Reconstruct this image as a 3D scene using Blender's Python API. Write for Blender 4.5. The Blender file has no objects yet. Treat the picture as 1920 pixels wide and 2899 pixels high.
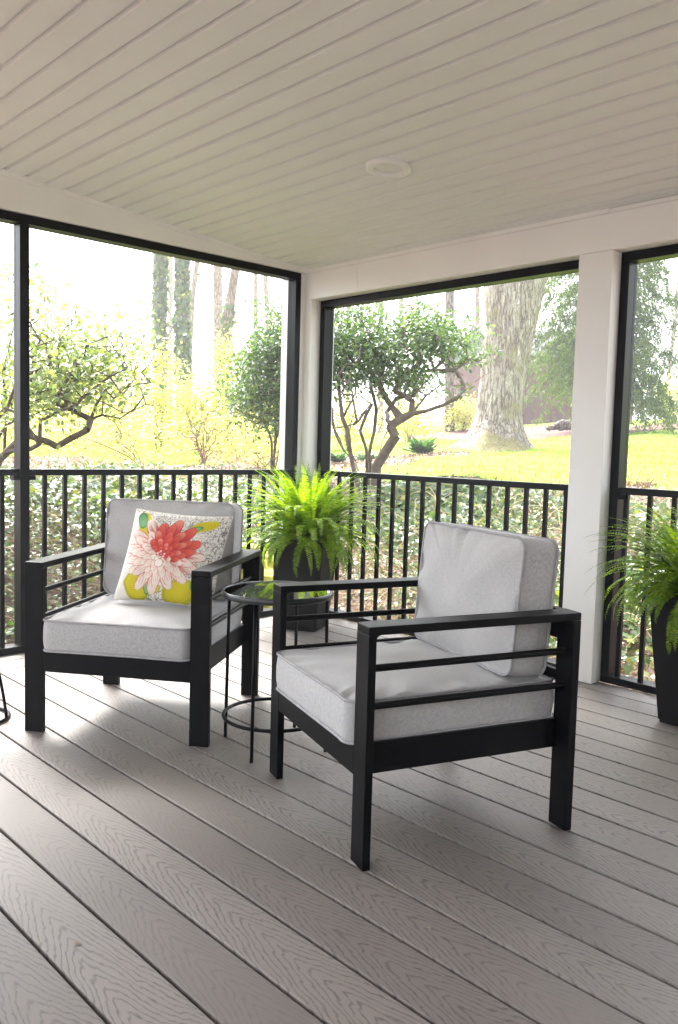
import bpy, bmesh, math, random
import numpy as np
from mathutils import Vector, Matrix
R = math.radians
rng = np.random.default_rng(7)
random.seed(7)
C = bpy.context.scene.collection

# ------------------------------------------------------------------ camera
FPX = 2380.98                      # focal length in pixels of the 1920 px wide photograph
CAM = np.array([3.898, -3.369, 1.0242])
YAW, PITCH, ROLL = 0.8145643, -0.0761980, 0.0272640
def cam_axes():
    d = np.array([-math.sin(YAW), math.cos(YAW), 0.]); r = np.array([math.cos(YAW), math.sin(YAW), 0.]); u = np.array([0, 0, 1.])
    d2 = d*math.cos(PITCH)+u*math.sin(PITCH); u2 = -d*math.sin(PITCH)+u*math.cos(PITCH)
    return d2, r*math.cos(ROLL)+u2*math.sin(ROLL), -r*math.sin(ROLL)+u2*math.cos(ROLL)
DD, RR, UU = cam_axes()
cd = bpy.data.cameras.new('camera'); cam = bpy.data.objects.new('camera', cd); C.objects.link(cam)
cam.matrix_world = Matrix(((RR[0], UU[0], -DD[0], CAM[0]), (RR[1], UU[1], -DD[1], CAM[1]), (RR[2], UU[2], -DD[2], CAM[2]), (0, 0, 0, 1)))
cd.sensor_fit = 'HORIZONTAL'; cd.sensor_width = 36; cd.lens = FPX/1920*36; cd.clip_end = 600; cd.clip_start = 0.02
bpy.context.scene.camera = cam
bpy.context.scene.render.resolution_x = 678; bpy.context.scene.render.resolution_y = 1024

# ------------------------------------------------------------------ sky, sun, exposure
SUN_EL, SUN_AZ = R(54), math.atan2(0.30, -1.0)       # direction towards the sun (world xy angle)
w = bpy.data.worlds.new("World"); bpy.context.scene.world = w; w.use_nodes = True
nt = w.node_tree; bg = nt.nodes['Background']
sky = nt.nodes.new('ShaderNodeTexSky'); sky.sky_type = 'NISHITA'; sky.sun_disc = False
sky.sun_elevation = SUN_EL; sky.sun_rotation = math.pi/2-SUN_AZ; sky.dust_density = 4.0; sky.air_density = 1.0
hs = nt.nodes.new('ShaderNodeHueSaturation'); hs.inputs['Saturation'].default_value = 0.22; hs.inputs['Value'].default_value = 1.0
wm = nt.nodes.new('ShaderNodeMixRGB'); wm.blend_type = 'MULTIPLY'; wm.inputs['Fac'].default_value = 1; wm.inputs[2].default_value = (0.965, 0.985, 1.0, 1)
nt.links.new(sky.outputs[0], hs.inputs['Color']); nt.links.new(hs.outputs[0], wm.inputs[1]); nt.links.new(wm.outputs[0], bg.inputs[0])
bg.inputs[1].default_value = 0.15
sl = bpy.data.lights.new('sun', 'SUN'); sl.energy = 2.3; sl.angle = R(30); sl.color = (1, 0.965, 0.91)
so = bpy.data.objects.new('sun', sl); C.objects.link(so)
sdir = Vector((math.cos(SUN_AZ)*math.cos(SUN_EL), math.sin(SUN_AZ)*math.cos(SUN_EL), math.sin(SUN_EL)))
so.rotation_euler = sdir.to_track_quat('Z', 'Y').to_euler(); so.location = (-6, 2, 9)
vs = bpy.context.scene.view_settings
vs.view_transform = 'Standard'; vs.look = 'None'; vs.gamma = 1; vs.exposure = 3.05
cy = bpy.context.scene.cycles
cy.max_bounces = 9; cy.diffuse_bounces = 5; cy.glossy_bounces = 3; cy.transmission_bounces = 6; cy.transparent_max_bounces = 12
cy.caustics_reflective = False; cy.caustics_refractive = False; cy.use_denoising = True; cy.sample_clamp_indirect = 6

# ------------------------------------------------------------------ node helpers
def mat(name):
    m = bpy.data.materials.new(name); m.use_nodes = True; n = m.node_tree
    return m, n, n.nodes['Principled BSDF']
def N(n, t, **kw):
    x = n.nodes.new(t)
    for k, v in kw.items():
        if k in x.inputs: x.inputs[k].default_value = v
        else: setattr(x, k, v)
    return x
def M_(n, op, a, b=None, c=None, clamp=False):
    x = n.nodes.new('ShaderNodeMath'); x.operation = op; x.use_clamp = clamp
    for i, v in enumerate((a, b, c)):
        if v is None: continue
        if isinstance(v, (int, float)): x.inputs[i].default_value = v
        else: n.links.new(v, x.inputs[i])
    return x.outputs[0]
def ramp(n, fac, stops):
    x = n.nodes.new('ShaderNodeValToRGB'); e = x.color_ramp.elements
    while len(e) < len(stops): e.new(0.5)
    for i, (p, c) in enumerate(stops):
        e[i].position = p; e[i].color = (*c, 1) if len(c) == 3 else c
    n.links.new(fac, x.inputs[0]); return x.outputs[0]
def bump(n, b, h, s=0.3, d=0.01):
    x = N(n, 'ShaderNodeBump', Strength=s, Distance=d); n.links.new(h, x.inputs['Height']); n.links.new(x.outputs[0], b.inputs['Normal'])
def simple(name, col, rough=0.5, var=0.08, scale=6, bs=0.1, bscale=60, spec=0.5, metal=0.0):
    m, n, b = mat(name)
    tc = N(n, 'ShaderNodeTexCoord'); ns = N(n, 'ShaderNodeTexNoise', Scale=scale, Detail=5.0); n.links.new(tc.outputs['Object'], ns.inputs['Vector'])
    lo = tuple(c*(1-var) for c in col); hi = tuple(min(1, c*(1+var)) for c in col)
    n.links.new(ramp(n, ns.outputs[0], [(0.3, lo), (0.7, hi)]), b.inputs['Base Color'])
    b.inputs['Roughness'].default_value = rough; b.inputs['Metallic'].default_value = metal; b.inputs['Specular IOR Level'].default_value = spec
    if bs:
        n2 = N(n, 'ShaderNodeTexNoise', Scale=bscale, Detail=3.0); n.links.new(tc.outputs['Object'], n2.inputs['Vector']); bump(n, b, n2.outputs[0], bs, 0.003)
    return m
def leafmat(name, cols, rough=0.35, trans=0.35, spec=0.6, tcol=(1.5, 1.6, 0.6)):
    """foliage: colour differs from leaf to leaf, some light passes through"""
    m, n, b = mat(name)
    g = N(n, 'ShaderNodeNewGeometry')
    k = len(cols)
    col = ramp(n, g.outputs['Random Per Island'], [(i/(k-1), c) for i, c in enumerate(cols)])
    n.links.new(col, b.inputs['Base Color']); b.inputs['Roughness'].default_value = rough; b.inputs['Specular IOR Level'].default_value = spec
    t = N(n, 'ShaderNodeBsdfTranslucent'); mx = N(n, 'ShaderNodeMixShader'); mx.inputs[0].default_value = trans
    mu = N(n, 'ShaderNodeMixRGB', blend_type='MULTIPLY'); mu.inputs[0].default_value = 1; mu.inputs[2].default_value = (*tcol, 1)
    n.links.new(col, mu.inputs[1]); n.links.new(mu.outputs[0], t.inputs[0])
    n.links.new(b.outputs[0], mx.inputs[1]); n.links.new(t.outputs[0], mx.inputs[2]); n.links.new(mx.outputs[0], n.nodes['Material Output'].inputs[0])
    return m

# ------------------------------------------------------------------ materials
M = {}
HAZE = True
M['black'] = simple('black_metal', (0.0022, 0.0024, 0.0034), 0.42, 0.1, 8, 0.05, 400, 0.13)
M['frame'] = simple('black_frame', (0.0022, 0.0028, 0.0048), 0.42, 0.1, 8, 0.04, 300, 0.18)
M['white'] = simple('white_trim', (0.77, 0.765, 0.75), 0.5, 0.03, 3, 0.05, 120)
M['lamp'] = simple('lamp_white', (0.73, 0.74, 0.735), 0.45, 0.02, 3, 0.0)
M['planter'] = simple('planter_resin', (0.006, 0.006, 0.0072), 0.6, 0.12, 14, 0.15, 180, 0.2)
M['siding'] = simple('siding', (0.66, 0.66, 0.65), 0.6, 0.04, 3, 0.05, 60)
M['soil'] = simple('potting_soil', (0.03, 0.02, 0.012), 0.95, 0.4, 30, 0.6, 90)
M['rim'] = simple('table_rim', (0.02, 0.024, 0.026), 0.3, 0.1, 8, 0.03, 300)

def soffit_mat():
    m, n, b = mat('soffit_vinyl')
    tc = N(n, 'ShaderNodeTexCoord'); a = N(n, 'ShaderNodeTexNoise', Scale=0.7, Detail=3.0); c = N(n, 'ShaderNodeTexNoise', Scale=260.0, Detail=2.0)
    n.links.new(tc.outputs['Object'], a.inputs[0]); n.links.new(tc.outputs['Object'], c.inputs[0])
    n.links.new(ramp(n, a.outputs[0], [(0.3, (0.70, 0.71, 0.705)), (0.7, (0.74, 0.75, 0.745))]), b.inputs['Base Color'])
    b.inputs['Roughness'].default_value = 0.55; bump(n, b, c.outputs[0], 0.12, 0.002); return m
M['soffit'] = soffit_mat()

PITCHB, D0 = 0.145, 0.0673
def deck_mat(name='composite_decking', along=0):
    m, n, b = mat(name)
    tc = N(n, 'ShaderNodeTexCoord'); sp = N(n, 'ShaderNodeSeparateXYZ'); n.links.new(tc.outputs['Object'], sp.inputs[0])
    X, Y = (sp.outputs[0], sp.outputs[1]) if along == 0 else (sp.outputs[1], sp.outputs[0])
    q = M_(n, 'DIVIDE', M_(n, 'ADD', Y, D0), PITCHB)
    idx = M_(n, 'FLOOR', q); fr = M_(n, 'SUBTRACT', M_(n, 'FRACT', q), 0.5)
    wn = N(n, 'ShaderNodeTexWhiteNoise', noise_dimensions='1D'); n.links.new(idx, wn.inputs['W'])
    off = M_(n, 'MULTIPLY', wn.outputs['Value'], 37.0)
    xs = M_(n, 'ADD', X, off)
    cb = N(n, 'ShaderNodeCombineXYZ'); n.links.new(M_(n, 'MULTIPLY', xs, 1.1), cb.inputs[0]); n.links.new(idx, cb.inputs[1])
    nw = N(n, 'ShaderNodeTexNoise', Scale=1.3, Detail=1.0); n.links.new(cb.outputs[0], nw.inputs[0])       # slow wander of the heart line
    v = M_(n, 'SUBTRACT', fr, M_(n, 'MULTIPLY', M_(n, 'SUBTRACT', nw.outputs[0], 0.5), 0.9))
    cb2 = N(n, 'ShaderNodeCombineXYZ'); n.links.new(M_(n, 'MULTIPLY', xs, 9), cb2.inputs[0]); n.links.new(M_(n, 'MULTIPLY', Y, 26), cb2.inputs[1]); n.links.new(idx, cb2.inputs[2])
    nd = N(n, 'ShaderNodeTexNoise', Scale=1.0, Detail=3.0, Roughness=0.6); n.links.new(cb2.outputs[0], nd.inputs[0])
    av = M_(n, 'POWER', M_(n, 'ADD', M_(n, 'POWER', M_(n, 'ABSOLUTE', v), 2.0), 0.0012), 0.5)
    g = M_(n, 'SUBTRACT', M_(n, 'MULTIPLY', xs, 21.0), M_(n, 'MULTIPLY', M_(n, 'POWER', av, 1.15), 12.5))
    g = M_(n, 'ADD', g, M_(n, 'MULTIPLY', nd.outputs[0], 2.9))
    s = M_(n, 'ABSOLUTE', M_(n, 'SUBTRACT', M_(n, 'FRACT', g), 0.5))                      # 0 at line centres
    mr = N(n, 'ShaderNodeMapRange'); mr.inputs[1].default_value = 0.05; mr.inputs[2].default_value = 0.21; n.links.new(s, mr.inputs[0])
    line = M_(n, 'SUBTRACT', 1.0, mr.outputs[0])
    # worn / flat patches where the grain fades
    cb3 = N(n, 'ShaderNodeCombineXYZ'); n.links.new(M_(n, 'MULTIPLY', xs, 1.2), cb3.inputs[0]); n.links.new(M_(n, 'MULTIPLY', Y, 1.8), cb3.inputs[1])
    npat = N(n, 'ShaderNodeTexNoise', Scale=1.0, Detail=2.0); n.links.new(cb3.outputs[0], npat.inputs[0])
    pm = N(n, 'ShaderNodeMapRange'); pm.inputs[1].default_value = 0.33; pm.inputs[2].default_value = 0.52; n.links.new(npat.outputs[0], pm.inputs[0])
    nbr = N(n, 'ShaderNodeTexNoise', Scale=55.0, Detail=3.0); n.links.new(tc.outputs['Object'], nbr.inputs[0])
    nb2 = N(n, 'ShaderNodeMapRange'); nb2.inputs[1].default_value = 0.35; nb2.inputs[2].default_value = 0.6; n.links.new(nbr.outputs[0], nb2.inputs[0])
    k = M_(n, 'MULTIPLY', line, M_(n, 'MULTIPLY', M_(n, 'ADD', M_(n, 'MULTIPLY', pm.outputs[0], 0.85), 0.15), M_(n, 'ADD', M_(n, 'MULTIPLY', nb2.outputs[0], 0.6), 0.4)))
    fine = N(n, 'ShaderNodeTexNoise', Scale=420.0, Detail=2.0); n.links.new(tc.outputs['Object'], fine.inputs[0])
    base = ramp(n, M_(n, 'ADD', M_(n, 'MULTIPLY', wn.outputs['Value'], 0.6), M_(n, 'MULTIPLY', npat.outputs[0], 0.4)), [(0.1, (0.160, 0.138, 0.124)), (0.5, (0.198, 0.173, 0.157)), (0.9, (0.236, 0.208, 0.190))])
    m1 = N(n, 'ShaderNodeMixRGB'); n.links.new(M_(n, 'MULTIPLY', k, 0.66), m1.inputs[0]); n.links.new(base, m1.inputs[1]); m1.inputs[2].default_value = (0.055, 0.050, 0.053, 1)
    m2 = N(n, 'ShaderNodeMixRGB', blend_type='MULTIPLY'); m2.inputs[0].default_value = 1
    n.links.new(m1.outputs[0], m2.inputs[1]); n.links.new(ramp(n, fine.outputs[0], [(0.3, (0.86, 0.86, 0.86)), (0.7, (1.08, 1.08, 1.08))]), m2.inputs[2])
    n.links.new(m2.outputs[0], b.inputs['Base Color'])
    b.inputs['Roughness'].default_value = 0.55; b.inputs['Specular IOR Level'].default_value = 0.42
    h = M_(n, 'SUBTRACT', M_(n, 'MULTIPLY', fine.outputs[0], 0.35), k); bump(n, b, h, 0.35, 0.0008)
    return m
M['deck'] = deck_mat(); M['deck_border'] = deck_mat('composite_border', 1)

def fabric_mat():
    m, n, b = mat('grey_fabric')
    tc = N(n, 'ShaderNodeTexCoord')
    def st(sx, sy, sz, sc):
        mp = N(n, 'ShaderNodeMapping'); mp.inputs['Scale'].default_value = (sx, sy, sz); n.links.new(tc.outputs['Object'], mp.inputs[0])
        x = N(n, 'ShaderNodeTexNoise', Scale=sc, Detail=2.0); n.links.new(mp.outputs[0], x.inputs[0]); return x.outputs[0]
    a = st(1, 9, 1, 110); c = st(9, 1, 1, 110); d = st(1, 1, 1, 5.0); e = st(1, 1, 1, 700)
    f = M_(n, 'ADD', M_(n, 'MULTIPLY', a, 0.5), M_(n, 'MULTIPLY', c, 0.5))
    f = M_(n, 'ADD', M_(n, 'MULTIPLY', f, 0.72), M_(n, 'ADD', M_(n, 'MULTIPLY', d, 0.08), M_(n, 'MULTIPLY', e, 0.2)))
    n.links.new(ramp(n, f, [(0.36, (0.29, 0.288, 0.293)), (0.5, (0.385, 0.38, 0.38)), (0.64, (0.48, 0.47, 0.465))]), b.inputs['Base Color'])
    b.inputs['Roughness'].default_value = 0.9; b.inputs['Sheen Weight'].default_value = 0.25
    bump(n, b, f, 0.35, 0.0015); return m
M['fabric'] = fabric_mat()
M['piping'] = simple('piping', (0.33, 0.325, 0.335), 0.85, 0.12, 60, 0.2, 600)

def glass_mat(name, tint=(0.86, 0.93, 0.9)):
    m = bpy.data.materials.new(name); m.use_nodes = True; n = m.node_tree; n.nodes.remove(n.nodes['Principled BSDF'])
    t = N(n, 'ShaderNodeBsdfTransparent'); t.inputs[0].default_value = (*tint, 1); g = N(n, 'ShaderNodeBsdfGlossy', Roughness=0.02)
    f = N(n, 'ShaderNodeFresnel', IOR=1.9); mx = N(n, 'ShaderNodeMixShader')
    n.links.new(f.outputs[0], mx.inputs[0]); n.links.new(t.outputs[0], mx.inputs[1]); n.links.new(g.outputs[0], mx.inputs[2]); n.links.new(mx.outputs[0], n.nodes['Material Output'].inputs[0])
    return m
M['glass'] = glass_mat('table_glass')

def bark_mat(name, dark, light, moss=None, sc=1.0, bs=1.0):
    m, n, b = mat(name)
    tc = N(n, 'ShaderNodeTexCoord'); mp = N(n, 'ShaderNodeMapping'); mp.inputs['Scale'].default_value = (1, 1, 0.22); n.links.new(tc.outputs['Object'], mp.inputs[0])
    v = N(n, 'ShaderNodeTexVoronoi', Scale=13.0*sc, feature='DISTANCE_TO_EDGE'); wv = N(n, 'ShaderNodeTexNoise', Scale=4.0*sc, Detail=6.0)
    mxv = N(n, 'ShaderNodeMixRGB'); mxv.inputs[0].default_value = 0.12; n.links.new(mp.outputs[0], mxv.inputs[1]); n.links.new(wv.outputs['Color'], mxv.inputs[2]); n.links.new(mp.outputs[0], wv.inputs[0])
    n.links.new(mxv.outputs[0], v.inputs['Vector'])
    f = M_(n, 'ADD', M_(n, 'MULTIPLY', M_(n, 'MINIMUM', v.outputs[0], 0.25), 2.6), M_(n, 'MULTIPLY', wv.outputs[0], 0.45))
    col = ramp(n, f, [(0.22, dark), (0.75, light)])
    if moss:
        mn = N(n, 'ShaderNodeTexNoise', Scale=2.2, Detail=5.0); n.links.new(tc.outputs['Object'], mn.inputs[0])
        sp = N(n, 'ShaderNodeSeparateXYZ'); n.links.new(tc.outputs['Object'], sp.inputs[0])
        low = N(n, 'ShaderNodeMapRange'); low.inputs[1].default_value = 1.5; low.inputs[2].default_value = 0.1; low.inputs[3].default_value = 0.0; low.inputs[4].default_value = 0.30; n.links.new(sp.outputs[2], low.inputs[0])
        mk = N(n, 'ShaderNodeMapRange'); mk.inputs[1].default_value = 0.56; mk.inputs[2].default_value = 0.68; n.links.new(M_(n, 'ADD', mn.outputs[0], low.outputs[0]), mk.inputs[0])
        mx = N(n, 'ShaderNodeMixRGB'); n.links.new(mk.outputs[0], mx.inputs[0]); n.links.new(col, mx.inputs[1]); mx.inputs[2].default_value = (*moss, 1); col = mx.outputs[0]
    n.links.new(col, b.inputs['Base Color']); b.inputs['Roughness'].default_value = 0.9; bump(n, b, f, bs, 0.05)
    return m
def oak_mat():
    m, n, b = mat('oak_bark'); tc = N(n, 'ShaderNodeTexCoord')
    def tex(sx, sz, sc, det=6.0, rough=0.6):
        mp = N(n, 'ShaderNodeMapping'); mp.inputs['Scale'].default_value = (sx, sx, sz); n.links.new(tc.outputs['Object'], mp.inputs[0])
        x = N(n, 'ShaderNodeTexNoise', Scale=sc, Detail=det, Roughness=rough); n.links.new(mp.outputs[0], x.inputs[0]); return x
    a = tex(1, 0.16, 15.0); c = tex(1, 0.5, 26.0); e = tex(1, 1, 1.6, 4.0)
    rid = M_(n, 'ABSOLUTE', M_(n, 'SUBTRACT', a.outputs[0], 0.5)); rid2 = M_(n, 'ABSOLUTE', M_(n, 'SUBTRACT', c.outputs[0], 0.5))
    f = M_(n, 'MINIMUM', M_(n, 'MULTIPLY', rid, 9.0), M_(n, 'ADD', M_(n, 'MULTIPLY', rid2, 9.0), 0.25)); f = M_(n, 'MINIMUM', f, 1.0)
    col = ramp(n, f, [(0.0, (0.10, 0.07, 0.062)), (0.22, (0.32, 0.25, 0.215)), (0.7, (0.62, 0.55, 0.49))])
    sp = N(n, 'ShaderNodeSeparateXYZ'); n.links.new(tc.outputs['Object'], sp.inputs[0])
    low = N(n, 'ShaderNodeMapRange'); low.inputs[1].default_value = 1.0; low.inputs[2].default_value = 0.0; low.inputs[3].default_value = 0.0; low.inputs[4].default_value = 0.11; n.links.new(sp.outputs[2], low.inputs[0])
    mk = N(n, 'ShaderNodeMapRange'); mk.inputs[1].default_value = 0.56; mk.inputs[2].default_value = 0.66; n.links.new(M_(n, 'ADD', e.outputs[0], low.outputs[0]), mk.inputs[0])
    mx = N(n, 'ShaderNodeMixRGB'); n.links.new(M_(n, 'MULTIPLY', mk.outputs[0], 0.8), mx.inputs[0]); n.links.new(col, mx.inputs[1]); mx.inputs[2].default_value = (0.34, 0.30, 0.10, 1)
    n.links.new(mx.outputs[0], b.inputs['Base Color']); b.inputs['Roughness'].default_value = 0.9; bump(n, b, f, 1.0, 0.06); return m
M['oak'] = oak_mat()
M['bark'] = bark_mat('grey_bark', (0.09, 0.065, 0.055), (0.27, 0.21, 0.18), None, 2.0)
M['palebark'] = bark_mat('pale_bark', (0.17, 0.12, 0.09), (0.34, 0.25, 0.19), None, 2.0)
M['stem'] = simple('shrub_stem', (0.105, 0.078, 0.060), 0.85, 0.35, 20, 0.4, 60)
M['twig'] = simple('brown_twig', (0.20, 0.115, 0.08), 0.85, 0.3, 20, 0.2, 60)
M['straw'] = leafmat('dry_straw', [(0.30, 0.21, 0.12), (0.42, 0.33, 0.20), (0.22, 0.13, 0.08)], 0.8, 0.1)
M['litter'] = leafmat('dead_leaves', [(0.15, 0.095, 0.075), (0.30, 0.215, 0.165), (0.20, 0.13, 0.10), (0.44, 0.36, 0.28), (0.10, 0.07, 0.06)], 0.75, 0.12)
M['ivy'] = leafmat('ivy_leaf', [(0.035, 0.075, 0.03), (0.07, 0.13, 0.05), (0.12, 0.19, 0.08), (0.06, 0.10, 0.05), (0.25, 0.26, 0.05), (0.08, 0.14, 0.04), (0.17, 0.22, 0.09)], 0.35, 0.42, 0.7)
M['holly'] = leafmat('shrub_leaf', [(0.03, 0.075, 0.04), (0.06, 0.115, 0.05), (0.10, 0.18, 0.05), (0.045, 0.09, 0.05), (0.17, 0.25, 0.06), (0.09, 0.13, 0.08)], 0.3, 0.32, 0.8)
M['loose'] = leafmat('loose_leaf', [(0.09, 0.15, 0.09), (0.17, 0.23, 0.12), (0.28, 0.32, 0.13), (0.12, 0.17, 0.11), (0.36, 0.38, 0.14), (0.24, 0.29, 0.18)], 0.35, 0.42, 0.8)
M['yellow'] = leafmat('spring_leaf', [(0.40, 0.42, 0.12), (0.50, 0.50, 0.20), (0.34, 0.40, 0.08), (0.58, 0.55, 0.26), (0.42, 0.40, 0.06)], 0.6, 0.45, 0.3, (1.25, 1.2, 0.7))
M['conifer'] = leafmat('conifer_needles', [(0.035, 0.085, 0.012), (0.085, 0.14, 0.018), (0.055, 0.10, 0.02), (0.16, 0.20, 0.03)], 0.6, 0.3, 0.25)
M['fern'] = leafmat('fern_leaf', [(0.13, 0.27, 0.018), (0.20, 0.35, 0.02), (0.08, 0.19, 0.016), (0.28, 0.40, 0.03), (0.14, 0.27, 0.02)], 0.45, 0.58, 0.4, (1.6, 1.4, 0.5))
M['hosta'] = leafmat('broad_leaf', [(0.03, 0.08, 0.035), (0.06, 0.12, 0.05), (0.04, 0.09, 0.04)], 0.35, 0.25)
M['grassblade'] = leafmat('grass_blade', [(0.13, 0.23, 0.02), (0.22, 0.31, 0.03), (0.10, 0.19, 0.02)], 0.6, 0.35, 0.3)
M['shed'] = simple('shed_boards', (0.085, 0.026, 0.028), 0.8, 0.15, 3, 0.1, 40)
M['shedroof'] = simple('shed_roof', (0.06, 0.06, 0.065), 0.8, 0.2, 6, 0.2, 40)

def ground_mat(name, stops, scale, bs, fine=90, spec=0.2):
    m, n, b = mat(name); tc = N(n, 'ShaderNodeTexCoord')
    a = N(n, 'ShaderNodeTexNoise', Scale=scale, Detail=8.0, Roughness=0.65); c = N(n, 'ShaderNodeTexVoronoi', Scale=float(fine)); d = N(n, 'ShaderNodeTexNoise', Scale=scale*6, Detail=6.0)
    for x in (a, c, d): n.links.new(tc.outputs['Object'], x.inputs[0])
    f = M_(n, 'ADD', M_(n, 'MULTIPLY', a.outputs[0], 0.5), M_(n, 'ADD', M_(n, 'MULTIPLY', c.outputs[0], 0.25), M_(n, 'MULTIPLY', d.outputs[0], 0.3)))
    n.links.new(ramp(n, f, stops), b.inputs['Base Color']); b.inputs['Roughness'].default_value = 0.95; b.inputs['Specular IOR Level'].default_value = spec
    bump(n, b, f, bs, 0.03); return m
M['ground'] = ground_mat('leaf_mould', [(0.3, (0.05, 0.035, 0.028)), (0.5, (0.14, 0.10, 0.08)), (0.7, (0.26, 0.19, 0.15))], 2.0, 0.8, 40)
M['lawn'] = ground_mat('lawn_grass', [(0.3, (0.10, 0.185, 0.014)), (0.5, (0.155, 0.235, 0.018)), (0.7, (0.22, 0.285, 0.03))], 1.3, 0.5, 60)
M['mulch'] = ground_mat('mulch', [(0.3, (0.045, 0.022, 0.018)), (0.5, (0.11, 0.058, 0.048)), (0.7, (0.20, 0.115, 0.095))], 3.0, 0.9, 30)
M['rock'] = bark_mat('mossy_rock', (0.09, 0.075, 0.06), (0.27, 0.23, 0.18), (0.28, 0.27, 0.04), 0.45, 0.8)
M['log'] = bark_mat('dead_wood', (0.05, 0.04, 0.035), (0.22, 0.17, 0.14), None, 1.5)

# ------------------------------------------------------------------ mesh helpers
def obj(name, verts, faces, m, parent=None, smooth=False, mats=None, midx=None):
    me = bpy.data.meshes.new(name); me.from_pydata([tuple(map(float, v)) for v in verts], [], [tuple(map(int, f)) for f in faces])
    for mm in (mats or [m]): me.materials.append(mm)
    if midx is not None: me.polygons.foreach_set('material_index', np.asarray(midx, dtype=np.int32))
    if smooth: me.polygons.foreach_set('use_smooth', [True]*len(me.polygons))
    me.update()
    o = bpy.data.objects.new(name, me); C.objects.link(o)
    if parent: o.parent = parent
    return o
def tag(o, label=None, cat=None, group=None, kind=None):
    if label: o['label'] = label
    if cat: o['category'] = cat
    if group: o['group'] = group
    if kind: o['kind'] = kind
    return o
def empty(name, loc, rz=0, **k):
    o = bpy.data.objects.new(name, None); o.empty_display_size = 0.1; C.objects.link(o); o.location = loc; o.rotation_euler = (0, 0, rz)
    return tag(o, **k)
class MB:
    """collects boxes, tubes and prisms into one mesh"""
    def __init__(s): s.bm = bmesh.new()
    def box(s, x0, x1, y0, y1, z0, z1, bev=0.0):
        b = bmesh.new(); vs = [b.verts.new((x, y, z)) for x in (x0, x1) for y in (y0, y1) for z in (z0, z1)]
        for f in ((0, 1, 3, 2), (4, 6, 7, 5), (0, 4, 5, 1), (2, 3, 7, 6), (0, 2, 6, 4), (1, 5, 7, 3)): b.faces.new([vs[i] for i in f])
        bmesh.ops.recalc_face_normals(b, faces=b.faces)
        if bev: bmesh.ops.bevel(b, geom=list(b.edges), offset=bev, segments=2, affect='EDGES', profile=0.5)
        s.add(b); return s
    def add(s, b):
        off = len(s.bm.verts); vv = [s.bm.verts.new(v.co) for v in b.verts]; b.verts.index_update()
        for f in b.faces:
            nf = s.bm.faces.new([vv[v.index] for v in f.verts]); nf.smooth = f.smooth
        b.free()
    def poly(s, pts, vec):
        """prism: polygon swept by a vector"""
        b = bmesh.new(); v0 = [b.verts.new(p) for p in pts]; v1 = [b.verts.new(Vector(p)+Vector(vec)) for p in pts]; n = len(pts)
        b.faces.new(v0); b.faces.new(v1[::-1])
        for i in range(n): b.faces.new((v0[i], v0[(i+1) % n], v1[(i+1) % n], v1[i]))
        bmesh.ops.recalc_face_normals(b, faces=b.faces); s.add(b); return s
    def tube(s, pts, r, seg=10, closed=False, caps=True):
        v, f = tube_data(pts, r, seg, closed, caps); b = bmesh.new(); vv = [b.verts.new(p) for p in v]
        for q in f:
            try: nf = b.faces.new([vv[i] for i in q]); nf.smooth = len(q) == 4
            except ValueError: pass
        s.add(b); return s
    def build(s, name, m, parent=None):
        me = bpy.data.meshes.new(name); s.bm.to_mesh(me); s.bm.free(); me.materials.append(m)
        o = bpy.data.objects.new(name, me); C.objects.link(o)
        if parent: o.parent = parent
        return o
def tube_data(pts, r, seg=8, closed=False, caps=True):
    P = np.array(pts, float); n = len(P); rr = np.full(n, r, float) if np.isscalar(r) else np.array(r, float)
    if closed: T = np.roll(P, -1, 0)-np.roll(P, 1, 0)
    else: T = np.gradient(P, axis=0) if n > 2 else np.repeat((P[1]-P[0])[None], 2, 0)
    T /= np.linalg.norm(T, axis=1)[:, None]+1e-12
    up = np.array([0, 0, 1.]) if abs(T[0][2]) < 0.9 else np.array([1., 0, 0])
    V = []; a = np.linspace(0, 2*np.pi, seg, endpoint=False)
    Nn = np.cross(T[0], up); Nn /= np.linalg.norm(Nn)
    for i in range(n):
        Nn = Nn-T[i]*(Nn@T[i]); Nn /= np.linalg.norm(Nn)+1e-12; B = np.cross(T[i], Nn)
        V.append(P[i]+rr[i]*(np.cos(a)[:, None]*Nn+np.sin(a)[:, None]*B))
    V = np.concatenate(V); F = []
    for i in range(n if closed else n-1):
        j = (i+1) % n
        for k in range(seg): F.append((i*seg+k, i*seg+(k+1) % seg, j*seg+(k+1) % seg, j*seg+k))
    if caps and not closed: F.append(tuple(range(seg-1, -1, -1))); F.append(tuple((n-1)*seg+k for k in range(seg)))
    return V, F
def instances(tv, tf, pos, rot, scale):
    """many copies of a small template as one vertex / face list. rot: (N,3,3)"""
    tv = np.asarray(tv, float); n = len(pos); k = len(tv)
    V = np.einsum('nij,kj->nki', rot, tv)*np.asarray(scale).reshape(n, 1, 1)+pos[:, None, :]
    F = []
    for f in tf: F.append(np.asarray(f)[None, :]+(np.arange(n)*k)[:, None])
    return V.reshape(-1, 3), F
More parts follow.
